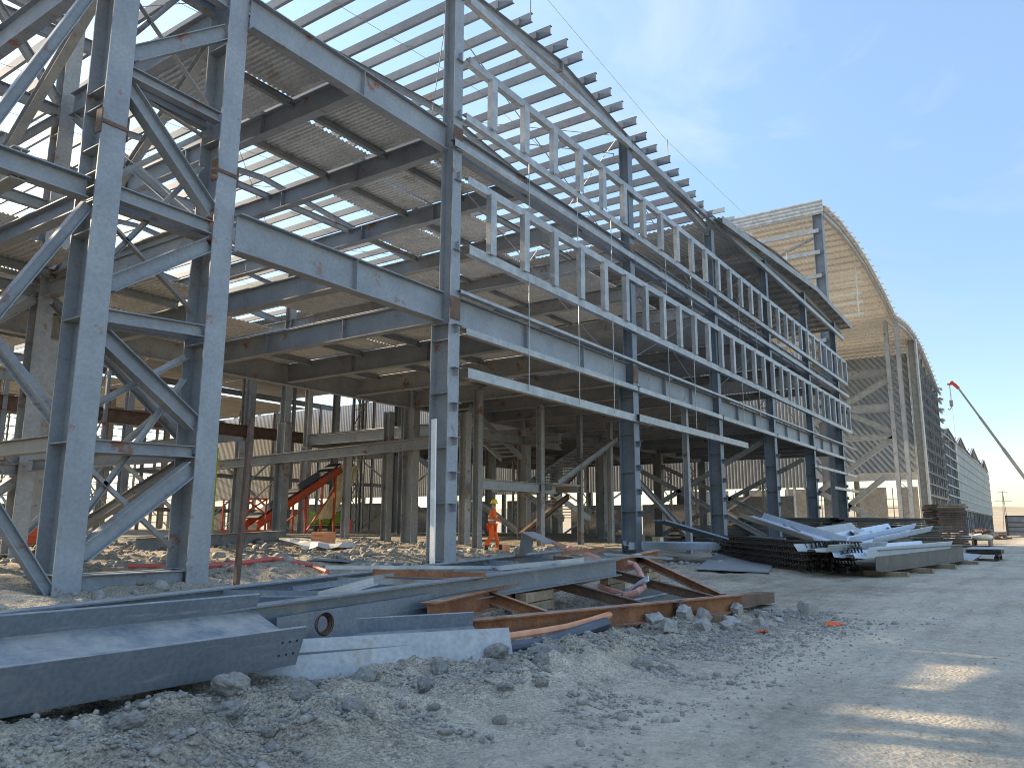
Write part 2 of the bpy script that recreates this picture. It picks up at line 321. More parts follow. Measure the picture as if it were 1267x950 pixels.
    mk2 = n.new('ShaderNodeMath'); mk2.operation = 'MULTIPLY'; L.new(mk.outputs[0], mk2.inputs[0]); L.new(pm.outputs[0], mk2.inputs[1])
    bank = n.new('ShaderNodeMapRange'); bank.inputs[1].default_value = 3.9; bank.inputs[2].default_value = 5.4; bank.inputs[3].default_value = 1; bank.inputs[4].default_value = .80; L.new(wb.outputs[0], bank.inputs[0])
    c2 = mix(None, c2, bank.outputs[0], 'MULTIPLY', 1.)
    crk = ramp(cr.outputs['Distance'], [(.10, (1.08, 1.08, 1.07)), (.45, (.90, .90, .90)), (.78, (.48, .48, .50))])
    c2 = mix(mk2.outputs[0], c2, mix(None, c2, crk, 'MULTIPLY', 1.))
    cl = n.new('ShaderNodeTexVoronoi'); cl.inputs['Scale'].default_value = 70; L.new(co, cl.inputs['Vector'])
    bw = n.new('ShaderNodeSeparateColor'); L.new(cl.outputs['Color'], bw.inputs[0])
    c2 = mix(mk.outputs[0], c2, mix(None, c2, ramp(bw.outputs[0], [(.05, (.62, .62, .63)), (.5, (1, 1, 1)), (.95, (1.3, 1.29, 1.26))]), 'MULTIPLY', 1.))
    L.new(c2, b.inputs['Base Color'])
    h1 = nz(9, 9, .72); h2 = nz(60, 5, .7)
    ad = n.new('ShaderNodeMath'); ad.operation = 'MULTIPLY_ADD'; L.new(h2, ad.inputs[0]); ad.inputs[1].default_value = .35; L.new(h1, ad.inputs[2])
    a2 = n.new('ShaderNodeMath'); a2.operation = 'MULTIPLY_ADD'; L.new(vo.outputs['Distance'], a2.inputs[0]); a2.inputs[1].default_value = -.55; L.new(ad.outputs[0], a2.inputs[2])
    bp = n.new('ShaderNodeBump'); bp.inputs['Strength'].default_value = .9; bp.inputs['Distance'].default_value = .035; L.new(a2.outputs[0], bp.inputs['Height']); L.new(bp.outputs[0], b.inputs['Normal'])
    return M
me.materials.append(ground_mat())
# far hills (right) as terrain
hb = MB(); nseg = 90; rows = []
for j, (dd, hk) in enumerate([(900, 0), (1100, .35), (1350, .75), (1700, 1.), (2300, .8)]):
    row = []
    for i in range(nseg+1):
        a = math.radians(-50+130*i/nseg)
        h = hk*(38+14*mnoise.noise(V((i*.13, j*.2, 0)))+6*mnoise.noise(V((i*.5, j, 3))))-2*(hk == 0)
        row.append((dd*math.cos(a), dd*math.sin(a), h))
    rows.append(row)
vs = [p for r in rows for p in r]
hb.add(vs, [(j*(nseg+1)+i, j*(nseg+1)+i+1, (j+1)*(nseg+1)+i+1, (j+1)*(nseg+1)+i) for j in range(4) for i in range(nseg)])
ho = hb.build('hills', mat('dry_hill', (.30, .235, .15), (.40, .32, .21), 1., scale=.01, fine=.1, bscale=.05), smooth=True); ho['kind'] = 'structure'; ho['label'] = 'low dry tan hills on the horizon'

# ================================================================== NEAR BUILDING
COLX = [17.5, 29.9, 40.4, 50.6, 60.8, 71.0]
YF = 14.5
Z1, Z2 = 8.35, 13.75
def zr(x):
    if x <= 8.1: return 18.43+.1*(8.1-x)
    if x <= 40.4: return 20.05-.1*abs(x-24.3)
    return 19.35+.035*(x-40.4) if x < 62 else 20.1-.02*(x-62)
NB = thing('steel_frame_building', (17.5, 14.5, .2), 'unfinished multi-storey grey steel frame building with open roof purlins and galvanised wall ladders', 'building')
# facade columns
for i, x in enumerate(COLX):
    b = MB(); g0 = .15 if x < 20 else 0
    b.ibeam((x, 14.45, g0), (x, 14.45, 7.42), .70, .50, .035, .03, (0, 1, 0))
    b.ibeam((x, 14.33, 7.42), (x, 14.33, zr(x)-.55), .46, .42, .03, .02, (0, 1, 0))
    b.box((x-.45, 13.9, g0-.03), (x+.45, 15.0, g0+.03))
    for z in (.5, 2.1, 3.7, 5.3, 6.9, 7.4): b.box((x-.24, 14.13, z), (x+.24, 14.77, z+.02))
    for z in (2.0, 2.9, 3.9, 4.9, 5.95, 7.25):                      # girt cleats on the outer flange
        b.box((x-.008, 13.93, z-.12), (x+.008, 14.1, z+.10)); b.box((x-.16, 13.90, z+.10), (x+.16, 14.1, z+.115))
    for z in (9.87, 12.12, 13.1, 14.2, 16.18, 18.42): b.box((x-.16, 13.985, z-.17), (x+.16, 14.1, z-.155)); b.box((x-.01, 13.985, z-.155), (x+.01, 14.1, z+.12))
    b.build('column', 'paint' if x < 20 else 'paint_dark', NB)
    if i < 2:
        for z in (Z1-.45, Z2-.35): MB().box((x-.235, 14.075, z-.35), (x+.235, 14.092, z+.35)).build('splice_plate', 'rustdark', NB)
# inner columns
for x in COLX[1:]:
    for y in (26.8, 36.8, 47.0):
        b = MB(); g = gh(x, y)-.1
        b.ibeam((x, y, g), (x, y, Z1-.9), .7, .5, .035, .03, (0, 1, 0)); b.ibeam((x, y, Z1-.9), (x, y, zr(x)-.55), .46, .42, .03, .02, (0, 1, 0))
        b.box((x-.45, y-.5, g), (x+.45, y+.5, g+.12))
        b.build('column', 'paint_dusty', NB)
for x, y, top, wd in ((29.9, 31.4, 5.4, .34), (29.9, 28.4, 7.4, .40), (29.9, 40.9, 6.6, .42), (36.3, 14.5, 7.4, .26), (17.5, 26.8, 18.4, .42), (17.5, 39, 18.4, .42), (17.5, 51, 18.4, .42)):
    b = MB(); b.ibeam((x, y, gh(x, y)-.1), (x, y, top), wd, wd, .025, .02, (0, 1, 0)); b.build('column', 'paint_dusty', NB)
# facade + longitudinal floor beams
def seg_beam(p0, p1, h, w, mt='paint', stiff=True, name='floor_beam'):
    b = MB(); b.ibeam(p0, p1, h, w, .028, .018)
    if stiff:
        p0 = V(p0); p1 = V(p1); d = p1-p0; n = int(d.length//4.5); dn = d.normalized(); sd_ = V((-dn.y, dn.x, 0))
        for k in range(1, n+1):
            c = p0+d*k/(n+1); c.z = (p0+(p1-p0)*k/(n+1)).z
            b.bar(c-sd_*w*.48+V((0,0,0)), c+sd_*w*.48, .016, h-.06, (0, 0, 1))
    return b.build(name, mt, NB)
xs = [9.79]+COLX
for a, c in zip(xs, xs[1:]):
    seg_beam((a+.26, 14.42, Z1-.45), (c-.26, 14.42, Z1-.45), .9, .34)
    seg_beam((a+.24, 14.42, Z2-.4), (c-.24, 14.42, Z2-.4), .8, .30)
seg_beam((2.7, 14.8, 7.88), (6.94, 14.8, 7.88), .42, .3); seg_beam((2.7, 14.8, Z2-.4), (6.94, 14.8, Z2-.4), .8, .3)
for y in (26.8, 36.8, 47.0):
    for a, c in zip(xs[1:], xs[2:]):
        if y < 30 or a > 40: seg_beam((a+.26, y, Z1-.45), (c-.26, y, Z1-.45), .9, .3, 'paint_dusty', False)
        if y < 30 or a > 40: seg_beam((a+.24, y, Z2-.4), (c-.24, y, Z2-.4), .8, .3, 'paint_dusty', False)
seg_beam((9.9, 26.8, Z1-.45), (17.3, 26.8, Z1-.45), .8, .3, 'paint_dusty', False)
# transverse floor beams
b1 = []; 
for a, c in zip(COLX, COLX[1:]): b1 += [a, a+(c-a)/3, a+2*(c-a)/3]
b1 = [13.6]+b1+[71.0]
for x in b1:
    if x < 15: seg_beam((x, 14.6, Z1-.42), (x, 26.6, Z1-.42), .62, .28, 'paint', False); continue
    seg_beam((x, 14.62 if x not in COLX else 14.82, Z1-.46), (x, 26.6, Z1-.46), .74, .3, 'paint' if x < 24 else 'paint_dusty', x < 24)
    if x > 40: seg_beam((x, 27.0, Z1-.46), (x, 46.9, Z1-.46), .74, .3, 'paint_dusty', False)
for x in [13.6, 17.5, 21.6, 25.8, 29.9, 35.2, 40.4, 50.6, 60.8, 71]:
    seg_beam((x, 14.62, Z2-.41), (x, 30, Z2-.41), .66, .3, 'paint' if x < 24 else 'paint_dusty', x < 24)
    seg_beam((x, 30.05, Z2-.41), (x, 52.2, Z2-.41), .66, .3, 'paint_dusty', False)
# deck panels (ribbed steel) and joists
def deck(x0, x1, y0, y1, z, jit=.0, k=None, nm='deck_panel'):
    b = MB(); b.corr((x0, y0, z), (x1-x0, 0, 0), (0, y1-y0, 0), .17, .05, (0, 0, 1), jit)
    return b.build(nm, 'deck', NB)
ND = 0
for a, c in zip(b1[1:], b1[2:]):
    for y0, y1 in ((14.75, 20.4), (20.5, 26.7)) + (((26.9, 46.9),) if a > 40 else ()):
        deck(a+.03, c-.03, y0, y1, Z1+.004); ND += 1
deck(13.7, 17.3, 22.2, 26.6, Z1+.004); deck(13.7, 17.3, 27.0, 30, Z1+.004)
# second floor: patches with gaps
for a in [(9.95,13.45,15.0,17.1),(9.95,13.45,17.25,19.9),(13.75,17.35,15.25,17.6),(13.75,17.35,17.75,20.2),(17.7,21.5,16.4,18.6),(17.7,21.5,18.75,21.2),(17.7,21.5,14.8,16.25),
          (21.75,25.7,18.0,20.6),(21.75,25.7,20.75,23.0),(25.95,29.8,19.5,23.0),(14.0,17.4,36.2,38.4),(14.0,17.4,38.55,40.8),(14.0,17.4,40.95,43),(17.7,21.5,36,39)]:
    deck(*a, Z2+.004, .004)
for a, c in ((25.95, 29.8), (30.1, 35.1), (35.4, 40.2)):
    for y0, y1 in ((23.2, 29.0), (29.1, 35.0)): deck(a, c, y0, y1, Z2+.004)
for a, c in ((17.65, 21.5), (21.75, 25.7), (25.95, 29.8), (30.1, 35.1), (35.4, 40.2)): deck(a, c, 40.5, 46.6, Z2+.004); deck(a, c, 46.7, 52.0, Z2+.004)
for a, c in ((30.1, 35.1), (35.4, 40.2)): deck(a, c, 17.5, 23.1, Z2+.004)
for a, c in zip(COLX[2:], COLX[3:]):
    for y0, y1 in ((14.8, 26.7), (26.9, 46.9)): deck(a+.2, c-.2, y0, y1, Z2+.004)
for k in range(10):
    y = 16.1+k*3.02
    b = MB(); b.ibeam((17.6 if k < 4 else 40.6, y, Z1-.12), (71, y, Z1-.12), .2, .12, .01, .008); b.build('deck_joist', 'paint_dusty', NB)
for k, (xa, xb, y) in enumerate([(9.9, 29.8, 17.15), (9.9, 29.8, 19.95), (13.7, 40, 23.1), (13.7, 40, 29.05), (13.9, 21.5, 38.5), (13.9, 21.5, 40.9), (9.9, 17.3, 15.0)]):
    b = MB(); b.ibeam((xa, y, Z2-.12), (xb, y, Z2-.12), .22, .14, .01, .008); b.build('deck_joist', 'paint_dusty', NB)
# deck strips added mostly out of view to shade the road, gapped for sun patches
for a, c in ((-14, -10.1), (-10, -6.1), (-6, -2.1), (-2, 1.9), (2.0, 5.7), (5.8, 9.5), (9.95, 13.4)):
    deck(a, c, 20.0 if a < 9 else 20.2, 22.3 if 1 < a < 9 else 24.3, Z1+.004); deck(a, c, 24.0 if 1 < a < 9 else 24.4, 33.4, Z1+.004)
    deck(a, c, 33.5, 37.4, Z2+.004); deck(a, c, 38.2, 42.5, Z2+.004) if a < 6 else None
for x in (-14, -10.05, -6.05, -2.05, 1.95, 5.75, 9.72): seg_beam((x, 14.8, Z1-.42), (x, 33.6, Z1-.42), .62, .28, 'paint_dusty', False)
for x in (-14, -10.05, -6.05, -2.05, 1.95, 5.75, 9.6, 13.5): seg_beam((x, 26, Z2-.41), (x, 43, Z2-.41), .6, .3, 'paint_dusty', False)
for x in (-14, -6.05, 1.95):  # out-of-view columns added to carry the shade strips
    for y in (26.4, 42.6): b = MB(); b.ibeam((x, y, -.1), (x, y, Z2-.75), .5, .42, .03, .02, (0, 1, 0)); b.build('column', 'paint_dusty', NB)
for x in (-14, -6.05): b = MB(); b.ibeam((x, 14.8, -.1), (x, 14.8, Z1-.75), .5, .42, .03, .02, (0, 1, 0)); b.build('column', 'paint_dusty', NB)
for y in (21.9, 26.9, 30.2): b = MB(); b.ibeam((-14, y, Z1-.12), (13.4, y, Z1-.12), .22, .14, .01, .008); b.build('deck_joist', 'paint_dusty', NB)
# rafters & purlins
ROWS = [14.42, 26.8, 38.8, 50.8, 62.8, 74.8, 86.8]
for y in ROWS:
    for a, c in ((-10, 8.1), (8.1, 24.3), (24.3, 40.3)):
        b = MB(); b.ibeam((a, y, zr(a)-.52), (c, y, zr(c)-.52), .46, .26, .02, .014); 
        b.box((c-.03, y-.16, zr(c)-.85), (c+.03, y+.16, zr(c)-.3)); b.build('rafter', 'paint', NB)
    if y < 50:
        for a, c in ((40.45, 62), (62, 75)):
            b = MB(); b.ibeam((a, y, zr(a)-.52), (c, y, zr(c)-.52), .46, .26, .02, .014); b.build('rafter', 'paint_dusty', NB)
x = -9.5; k = 0
while x < 40:
    if abs(x-24.3) > .25:
        b = MB(); y1 = 90+random.uniform(-3, 3); xq = x; x = xq+random.uniform(-.09, .09)
        b.chan((x+random.uniform(-.05, .05), 13.65+random.uniform(-.12, .10), zr(x)-.10), (x, y1, zr(x)-.10), .36, .12, .01, (0, 0, 1), 1, .03)
        b.box((x-.05, 14.2, zr(x)-.29), (x+.09, 14.3, zr(x)-.02))
        b.build('roof_purlin', 'paint_purlin', NB); x = xq
    x += 1.22; k += 1
for y in (18.5, 22.5, 31, 35, 43, 47):                               # sag rods across the purlins
    b = MB()
    for a, c in ((-9, 8.1), (8.1, 24.3), (24.3, 40)): b.tube([(a, y, zr(a)-.15), (c, y, zr(c)-.15)], .012, 4)
    b.build('sag_rod', 'rod', NB)
for a in [(9.9, 14.5, 17.4, 26.6), (17.6, 14.6, 29.8, 26.6), (29.8, 14.6, 40.2, 26.6), (17.6, 26.9, 29.8, 38.8), (30, 26.9, 40, 38.8)]:   # roof cross bracing
    b = MB(); x0, y0, x1, y1 = a
    b.tube([(x0, y0, zr(x0)-.45), (x1, y1, zr(x1)-.45)], .016, 5); b.build('cross_brace', 'rod', NB); b = MB(); b.tube([(x0, y1, zr(x0)-.45), (x1, y0, zr(x1)-.45)], .016, 5); b.build('cross_brace', 'rod', NB)
for y in (20.6, 32.8, 44.8, 56.8):
    for a, c in ((-10, 8.1), (8.1, 24.3), (24.3, 40.3)):
        b = MB(); b.ibeam((a, y, zr(a)-.42), (c, y, zr(c)-.42), .26, .18, .014, .01); b.build('roof_tie', 'paint', NB)
# sheeted part of the roof, x > 40
for a, c in ((40.3, 51), (51.05, 62), (62.05, 75.2)):
    for y0, y1 in ((13.5, 35), (35.02, 62), (62.02, 92)):
        b = MB(); b.corr((a, y0, zr(a)), (0, y1-y0, 0), (c-a, 0, zr(c)-zr(a)), .3, .06); b.build('roof_sheet', 'roofsheet', NB)
for x in np.arange(41, 75.3, 1.7):
    b = MB(); b.chan((x, 13.55, zr(x)-.165), (x, 60, zr(x)-.165), .25, .085, .01); b.build('roof_purlin', 'galv_dull', NB)
b = MB(); b.box((40.3, 13.38, zr(40.4)-.0), (40.34, 13.4, zr(40.4)))
for a, c in ((40.3, 62), (62, 75.2)): b.bar((a, 13.46, zr(a)-.12), (c, 13.46, zr(c)-.12), .03, .42)
b.build('fascia', 'paint_dusty', NB)
# wall girts
YG = 13.86
def girt(z, x0, x1, h=.22, mt='galv', dy=0., zz=0.):
    cuts = [x0]+[x for x in COLX if x0+2 < x < x1-1]+[x1]
    for a, c in zip(cuts, cuts[1:]):
        b = MB(); b.chan((a, YG+.1+dy, z+random.uniform(-.012, .012)), (c-.02, YG+.1+dy, z+random.uniform(-.012, .012)+zz), h, .2, .012, (0, 0, 1), -1, .03)
        b.build('girt', mt, NB)
girt(18.42, 17.9, 74.1, .3); girt(16.2, 17.9, 74.1, .27); girt(14.2, 17.75, 74.1, .26); girt(13.1, 17.2, 74.4, .24, 'galv')
girt(12.12, 17.9, 74.6, .27); girt(9.87, 18.0, 74.6, .3); girt(8.42, 17.6, 75.9, .1); girt(7.25, 17.9, 74.8, .2)
b = MB(); b.chan((17.95, YG+.05, 5.98), (31.2, YG+.05, 5.94), .30, .22, .012, (0, 0, 1), -1, .03); b.build('girt', 'galv', NB)
b = MB(); b.chan((29.5, YG-.1, 5.96), (43.8, YG-.1, 6.02), .30, .22, .012, (0, 0, 1), -1, .03); b.build('girt', 'galv', NB)
girt(5.95, 60, 75, .2); girt(4.6, 66, 75.4, .2)
ns = 0; extra = MB()
for (z0, z1) in ((14.31, 16.1), (9.99, 12.02)):
    x = 19.12
    while x < 74:
        if min(abs(x-c) for c in COLX) > .02:
            b = MB() if ns < 100 else extra
            b.chan((x-.15, YG+.09, z0), (x-.15, YG+.09, z1), .2, .30, .012, (0, 1, 0), -1, .03)
            if ns < 100: b.build('girt_stud', 'galv', NB)
            ns += 1
        x += 1.945
if extra.v: extra.build('girt_stud', 'galv', NB, kind='stuff')
for x in (21.2, 24.6, 27.4, 33, 36.2, 43.6, 46.8):                  # hanging sag rods of the wall
    b = MB(); b.tube([(x, YG, 9.8), (x, YG, 5.9 if x < 40 else 7.2)], .018, 5); b.build('sag_rod', 'galv', NB)
    b = MB(); b.tube([(x, YG, 14.1), (x, YG, 12.2)], .018, 5); b.build('sag_rod', 'galv', NB)
for (xa, xc) in zip(COLX, COLX[1:]):
    for (za, zb) in ((Z1, Z2-.8), (Z2, 18.3)):
        b = MB(); b.tube([(xa, 14.9, za), (xc, 14.9, zb)], .022, 5); b.build('cross_brace', 'rod', NB); b = MB(); b.tube([(xa, 14.95, zb), (xc, 14.95, za)], .022, 5); b.build('cross_brace', 'rod', NB)
for (x, y, z0, z1) in ((21.2, 14.6, 19.6, 21.3), (33.6, 14.6, 19.1, 20.3), (55, 14.6, 19.9, 20.9)):       # thin lifeline posts on the roof edge
    b = MB(); b.tube([(x, 13.8, z0), (x, 13.8, z1)], .02, 5); b.build('lifeline_post', 'rod', NB)
b = MB(); b.tube([(17.6, 13.8, 22.6), (21.2, 13.8, 21.2), (33.6, 13.8, 20.2), (55, 13.8, 20.8)], .01, 4); b.build('lifeline', 'rod', NB)
# mezzanine crane girder inside
b = MB(); b.ibeam((29.55, 22.5, 5.62), (29.55, 44, 5.1), .55, .4, .04, .02); b.build('mezzanine_beam', 'paint_dusty', NB)
b = MB(); b.ibeam((36, 21.5, 6.15), (36, 29.5, 6.3), .5, .35, .04, .02); b.ibeam((40.2, 24, 6.2), (30.2, 24, 6.2), .45, .3, .03, .02); b.build('mezzanine_beam', 'paint_dusty', NB)
for (p, q) in (((40.4, 26.8, .9), (40.4, 36.8, 6.8)), ((50.6, 15, .8), (50.6, 26.6, 6.9)), ((50.6, 26.6, .8), (50.6, 15, 6.9)), ((60.8, 15, .8), (60.8, 26.6, 6.5)), ((60.8, 26.6, .8), (60.8, 15, 6.5)), ((45, 18, .9), (40.4, 20, 5))):
    b = MB(); b.ibeam(p, q, .3, .25, .02, .015); b.build('brace', 'paint_dusty', NB)
# left lattice tower and the braced bay left of it
def hcol(b, x, y, z0, z1, d=.75, w_=.5):
    b.ibeam((x, y, z0), (x, y, z1), d, w_, .035, .025, (0, 1, 0))
    for z in np.arange(z0+.5, z1, 2.35):
        for s_ in (-1, 1): b.box((x+s_*(w_/2-.012) if s_ < 0 else x+.013, y-d/2+.036, z), ((x-.013) if s_ < 0 else x+w_/2-.012, y+d/2-.036, z+.02))
TW = sub('lattice_column', NB)
for x in (7.2, 9.78):
    b = MB(); hcol(b, x, 14.86, .1, 23); b.box((x-.45, 14.36, .1), (x+.45, 15.36, .16)); 
    if x < 8:
        for z in (7.0, 7.6, 7.9, 8.2, 8.75, 9.6): b.box((x-.245, 14.52, z), (x-.013, 15.2, z+.018))
    b.build('chord', 'paint', TW)
    for s_ in (-1, 1): MB().box((x+s_*.265-.012, 14.46, 9.0), (x+s_*.265+.012, 14.68, 9.5)).build('splice_plate', 'rustdark', TW)
    MB().box((x-.26, 14.457, 9.2), (x+.26, 14.475, 9.28)).build('splice_plate', 'rustdark', TW)
xl, xr = 7.45, 9.53
def batten(z0, z1, h=.24, yy=14.6): b = MB(); b.ibeam((xl, yy, z0), (xr, yy, z1), h, .22, .02, .014); return b
for (za, zb, h) in ((.36, .36, .46), (2.93, 2.98, .24), (5.43, 5.56, .26), (7.92, 7.89, .3), (10.55, 10.5, .24), (13.4, 13.4, .3), (17, 17, .3)):
    for yy in (14.62, 15.1): batten(za, zb, h, yy).build('batten', 'paint', TW)
for (za, zb) in ((.95, 2.65), (5.02, 3.55), (6.05, 7.52), (10.2, 8.25), (10.95, 12.65), (13.6, 16.8)):
    b = MB(); b.ibeam((xl, 14.62, za), (xr, 14.62, zb), .32, .26, .02, .014); b.build('lacing', 'paint', TW)
    b = MB(); b.angle((xl, 15.1, zb), (xr, 15.1, za), .12, .012); b.build('lacing', 'paint_dusty', TW)
    b = MB(); b.angle((xl, 15.1, za+.3), (xr, 15.1, zb+1.9), .10, .012); b.build('lacing', 'paint_dusty', TW)
TW2 = sub('lattice_column', NB)
for x in (7.08, 9.72):
    b = MB(); hcol(b, x, 22.5, .2, 19, .5, .42); b.build('chord', 'paint_dusty', TW2)
for z in (2.9, 5.4, 7.8, 10.3, 13.2, 16): batten(z, z, .3, 22.5).build('batten', 'paint_dusty', TW2)
for (za, zb) in ((.9, 2.6), (5.0, 3.1), (5.7, 7.6), (10, 8), (10.5, 13), (15.8, 13.5)):
    b = MB(); b.ibeam((xl, 22.5, za), (xr, 22.5, zb), .24, .2, .02, .014); b.build('lacing', 'paint_dusty', TW2)
for x in (9.78, 7.2):                                               # ties from the tower back to its twin
    for z, h in ((3.0, .3), (7.85, .4), (Z2-.4, .7)):
        b = MB(); b.ibeam((x, 15.26, z), (x, 22.1, z), h, .26, .02, .014); b.build('tie_beam', 'paint', NB)
for (p, q) in (((9.78, 15.3, 8.2), (9.78, 22, 13.0)), ((9.78, 22, 8.2), (9.78, 15.3, 13.0)), ((9.78, 15.3, 3.3), (9.78, 22, 7.5)), ((7.2, 15.3, 3.3), (7.2, 22, 7.5)), ((9.78, 22, .5), (9.78, 15.3, 2.8)), ((7.2, 22, 8.2), (7.2, 15.3, 13))):
    b = MB(); b.ibeam(p, q, .22, .2, .018, .012); b.build('brace', 'paint_dusty', NB)
b = MB(); hcol(b, 2.4, 14.86, .1, 19); b.build('column', 'paint', NB)
for (p, q) in (((3.0, 14.7, .2), (6.95, 14.7, 7.55)), ((2.6, 14.7, 2.0), (6.95, 14.7, 12.8)), ((2.6, 14.6, 6.5), (6.95, 14.6, .3))):
    b = MB(); b.ibeam(p, q, .2, .2, .018, .012); b.build('brace', 'paint', NB)
for (p, q) in (((2.5, 22.5, 1), (7, 22.5, 7.4)), ((2.5, 22.5, 7.4), (7, 22.5, 1)), ((2.5, 22.5, 8.2), (7, 22.5, 13)), ((9.9, 22.5, 8.2), (17.3, 26.8, 12.9)), ((9.9, 22.5, 1.2), (17.3, 26.8, 6.9)), ((9.9, 26, 6.9), (17.3, 26, 1.2))):
    b = MB(); b.angle(p, q, .16, .02); b.build('brace', 'paint_dusty', NB)

# ================================================================== REAR HALL (deep interior)
RH = thing('rear_hall', (0, 60, .9), 'deep grey hall of lattice columns and girders behind the open frame, open to bright sky', 'hall')
def lattice(b, x, y, z0, z1, d=1.2, w_=.28, n=8, ax='x'):
    u = V((1, 0, 0)) if ax == 'x' else V((0, 1, 0)); c = V((x, y, 0))
    for s_ in (-1, 1): b.ibeam(c+u*s_*d/2+V((0, 0, z0)), c+u*s_*d/2+V((0, 0, z1)), w_, w_*.8, .03, .03, (0, 1, 0) if ax == 'x' else (1, 0, 0))
    dz = (z1-z0)/n
    for k in range(n):
        a = z0+k*dz; s_ = 1 if k % 2 else -1
        b.bar(c-u*s_*d/2+V((0, 0, a)), c+u*s_*d/2+V((0, 0, a+dz)), .09, .09, (0, 1, 0) if ax == 'x' else (1, 0, 0))
        b.bar(c-u*d/2+V((0, 0, a)), c+u*d/2+V((0, 0, a)), .08, .08)
nc = 0
for j, y in enumerate((58, 72, 86, 100, 114, 130)):
    for i, x in enumerate(np.arange(-36+(j % 2)*3.3, 80, 6.6)):
        if x < .36*y or x > .92*y+22: continue
        b = MB(); g = .8
        if (i+j) % 4 == 0: b.ibeam((x, y, g), (x, y, 19), .7, .6, .04, .03, (0, 1, 0))
        elif (i+j) % 2: b.ibeam((x, y, g), (x, y, 18.6), .3, .3, .03, .03, (0, 1, 0))
        else: lattice(b, x, y, g, 18.6, 1.3, .26, 10, 'x' if (i+j) % 2 else 'y')
        b.build('hall_column', 'paint_dusty', RH); nc += 1
for y in (58, 86, 114, 130):
    b = MB(); b.ibeam((-30, y, 18.4), (80, y, 18.4), .7, .3, .03, .02); b.build('roof_girder', 'paint_dusty', RH)
    if y in (58, 100): b = MB(); b.ibeam((-30, y, 9.6), (80, y, 9.6), 1.0, .4, .03, .02); b.build('crane_girder', 'rustdark' if y == 58 else 'paint_dusty', RH)
for x in np.arange(-20, 80, 22.8):
    b = MB(); b.ibeam((x, 60, 10.2), (x, 132, 10.2), .9, .4, .03, .02); b.build('crane_girder', 'paint_dusty', RH)
    for ya, yc in ((58, 72), (86, 100), (114, 130)): b = MB(); b.bar((x, ya, 1), (x, yc, 9.5), .14, .14); b.bar((x, yc, 1), (x, ya, 9.5), .14, .14); b.build('brace', 'paint_dusty', RH)
for a in np.arange(-60, 80, 14):
    for y0, y1 in ((93, 112), (112.1, 132)):
        b = MB(); b.corr((a, y0, 19.1), (0, y1-y0, 0), (13.9, 0, 0), .35, .06); b.build('roof_sheet', 'roofsheet', RH)
for z in np.arange(1.8, 19, 1.35):
    b = MB(); b.bar((-50, 134, z), (100, 134, z), .12, .16); b.build('wall_girt', 'galv_dull', RH)
for y, z, t in ((86, 3.2, .3), (72, 6.6, .3)):
    b = MB(); b.ibeam((-10, y+.6, z), (80, y+.6, z), t*1.4, t, .03, .02); b.build('wall_girt', 'paint_dusty', RH)
for x in np.arange(-50, 100, 5.5):
    b = MB(); b.ibeam((x, 134.4, .6), (x, 134.4, 19), .4, .3, .03, .03, (0, 1, 0)); b.build('wall_post', 'paint_dusty', RH)

for (x, y, d_, t) in ((58, 39.2, .9, 17), (63.5, 38.3, .8, 18), (69, 38.6, .9, 18), (73, 28.8, 1.0, 18), (76, 22.2, .9, 18), (66, 52, 1.0, 18), (60, 61, 1.0, 18), (74, 45, .9, 18), (70, 57, .9, 18), (77, 33, .9, 18)):
    b = MB(); lattice(b, x, y, .3, t, d_, .2, 14, 'y'); b.build('hall_column', 'galv_dull', RH)
# ================================================================== TALL HALL
TH = thing('tall_hall', (83.5, 17.5, 0), 'tall hall with tan curved roof and open gable rising beyond the frame', 'hall')
PR = [(83.3, 35.3), (91, 36.2), (100, 36.5), (107, 36.3), (113, 35.8), (121, 34.9), (128.6, 33.6), (133, 34.1), (142, 35.0), (151, 35.1), (160, 34.3), (170, 32.4), (176, 31.0), (182, 29.6)]
def zt(x): return float(np.interp(x, [p[0] for p in PR], [p[1] for p in PR]))
for (xa, za), (xb, zb) in zip(PR, PR[1:]):
    for y0, y1 in ((16.6, 40), (40.05, 70)):
        b = MB(); b.corr((xa, y0, za), (0, y1-y0, 0), (xb-xa, 0, zb-za), .5, .08); b.build('roof_sheet', 'roofsheet_pale', TH)
for x in np.arange(84, 182, 2.3):
    b = MB(); b.chan((x, 16.2, zt(x)-.1), (x, 70, zt(x)-.1), .2, .14, .02); b.build('roof_purlin', 'roofsheet_pale', TH)
for y in (17.0, 34, 52):
    b = MB()
    for (xa, za), (xb, zb) in zip(PR, PR[1:]): b.ibeam((xa, y, za-.75), (xb, y, zb-.75), .7, .35, .04, .03)
    b.build('rafter', 'paint_dusty', TH)
b = MB(); b.ibeam((151, 17.4, 0), (151, 17.4, zt(151)-.8), 1.6, 2.0, .3, .2, (0, 1, 0)); b.build('column', 'galv_dull', TH)
for x, dz in ((83.5, .6), (129, .8), (182, .6)):
    for y in ((17.5,) if x == 129 else (17.5, 34)):
        b = MB(); b.ibeam((x, y, 0), (x, y, zt(x)-dz), 1.0, .8, .05, .04, (0, 1, 0)); b.build('column', 'paint' if x < 100 else 'paint_dusty', TH) if x != 129 else None
b = MB(); lattice(b, 129, 17.5, 0, zt(129)-.7, 1.5, .75, 24, 'y'); b.build('lattice_column', 'paint_dusty', TH)
b = MB(); lattice(b, 129, 34, 0, zt(129)-.7, 1.1, .45, 22, 'y'); b.build('lattice_column', 'paint_dusty', TH)
for y in (28.5,): b = MB(); b.ibeam((129.5, y, 0), (129.5, y, 27), 1.2, .9, .05, .04, (0, 1, 0)); b.build('column', 'paint_dusty', TH)
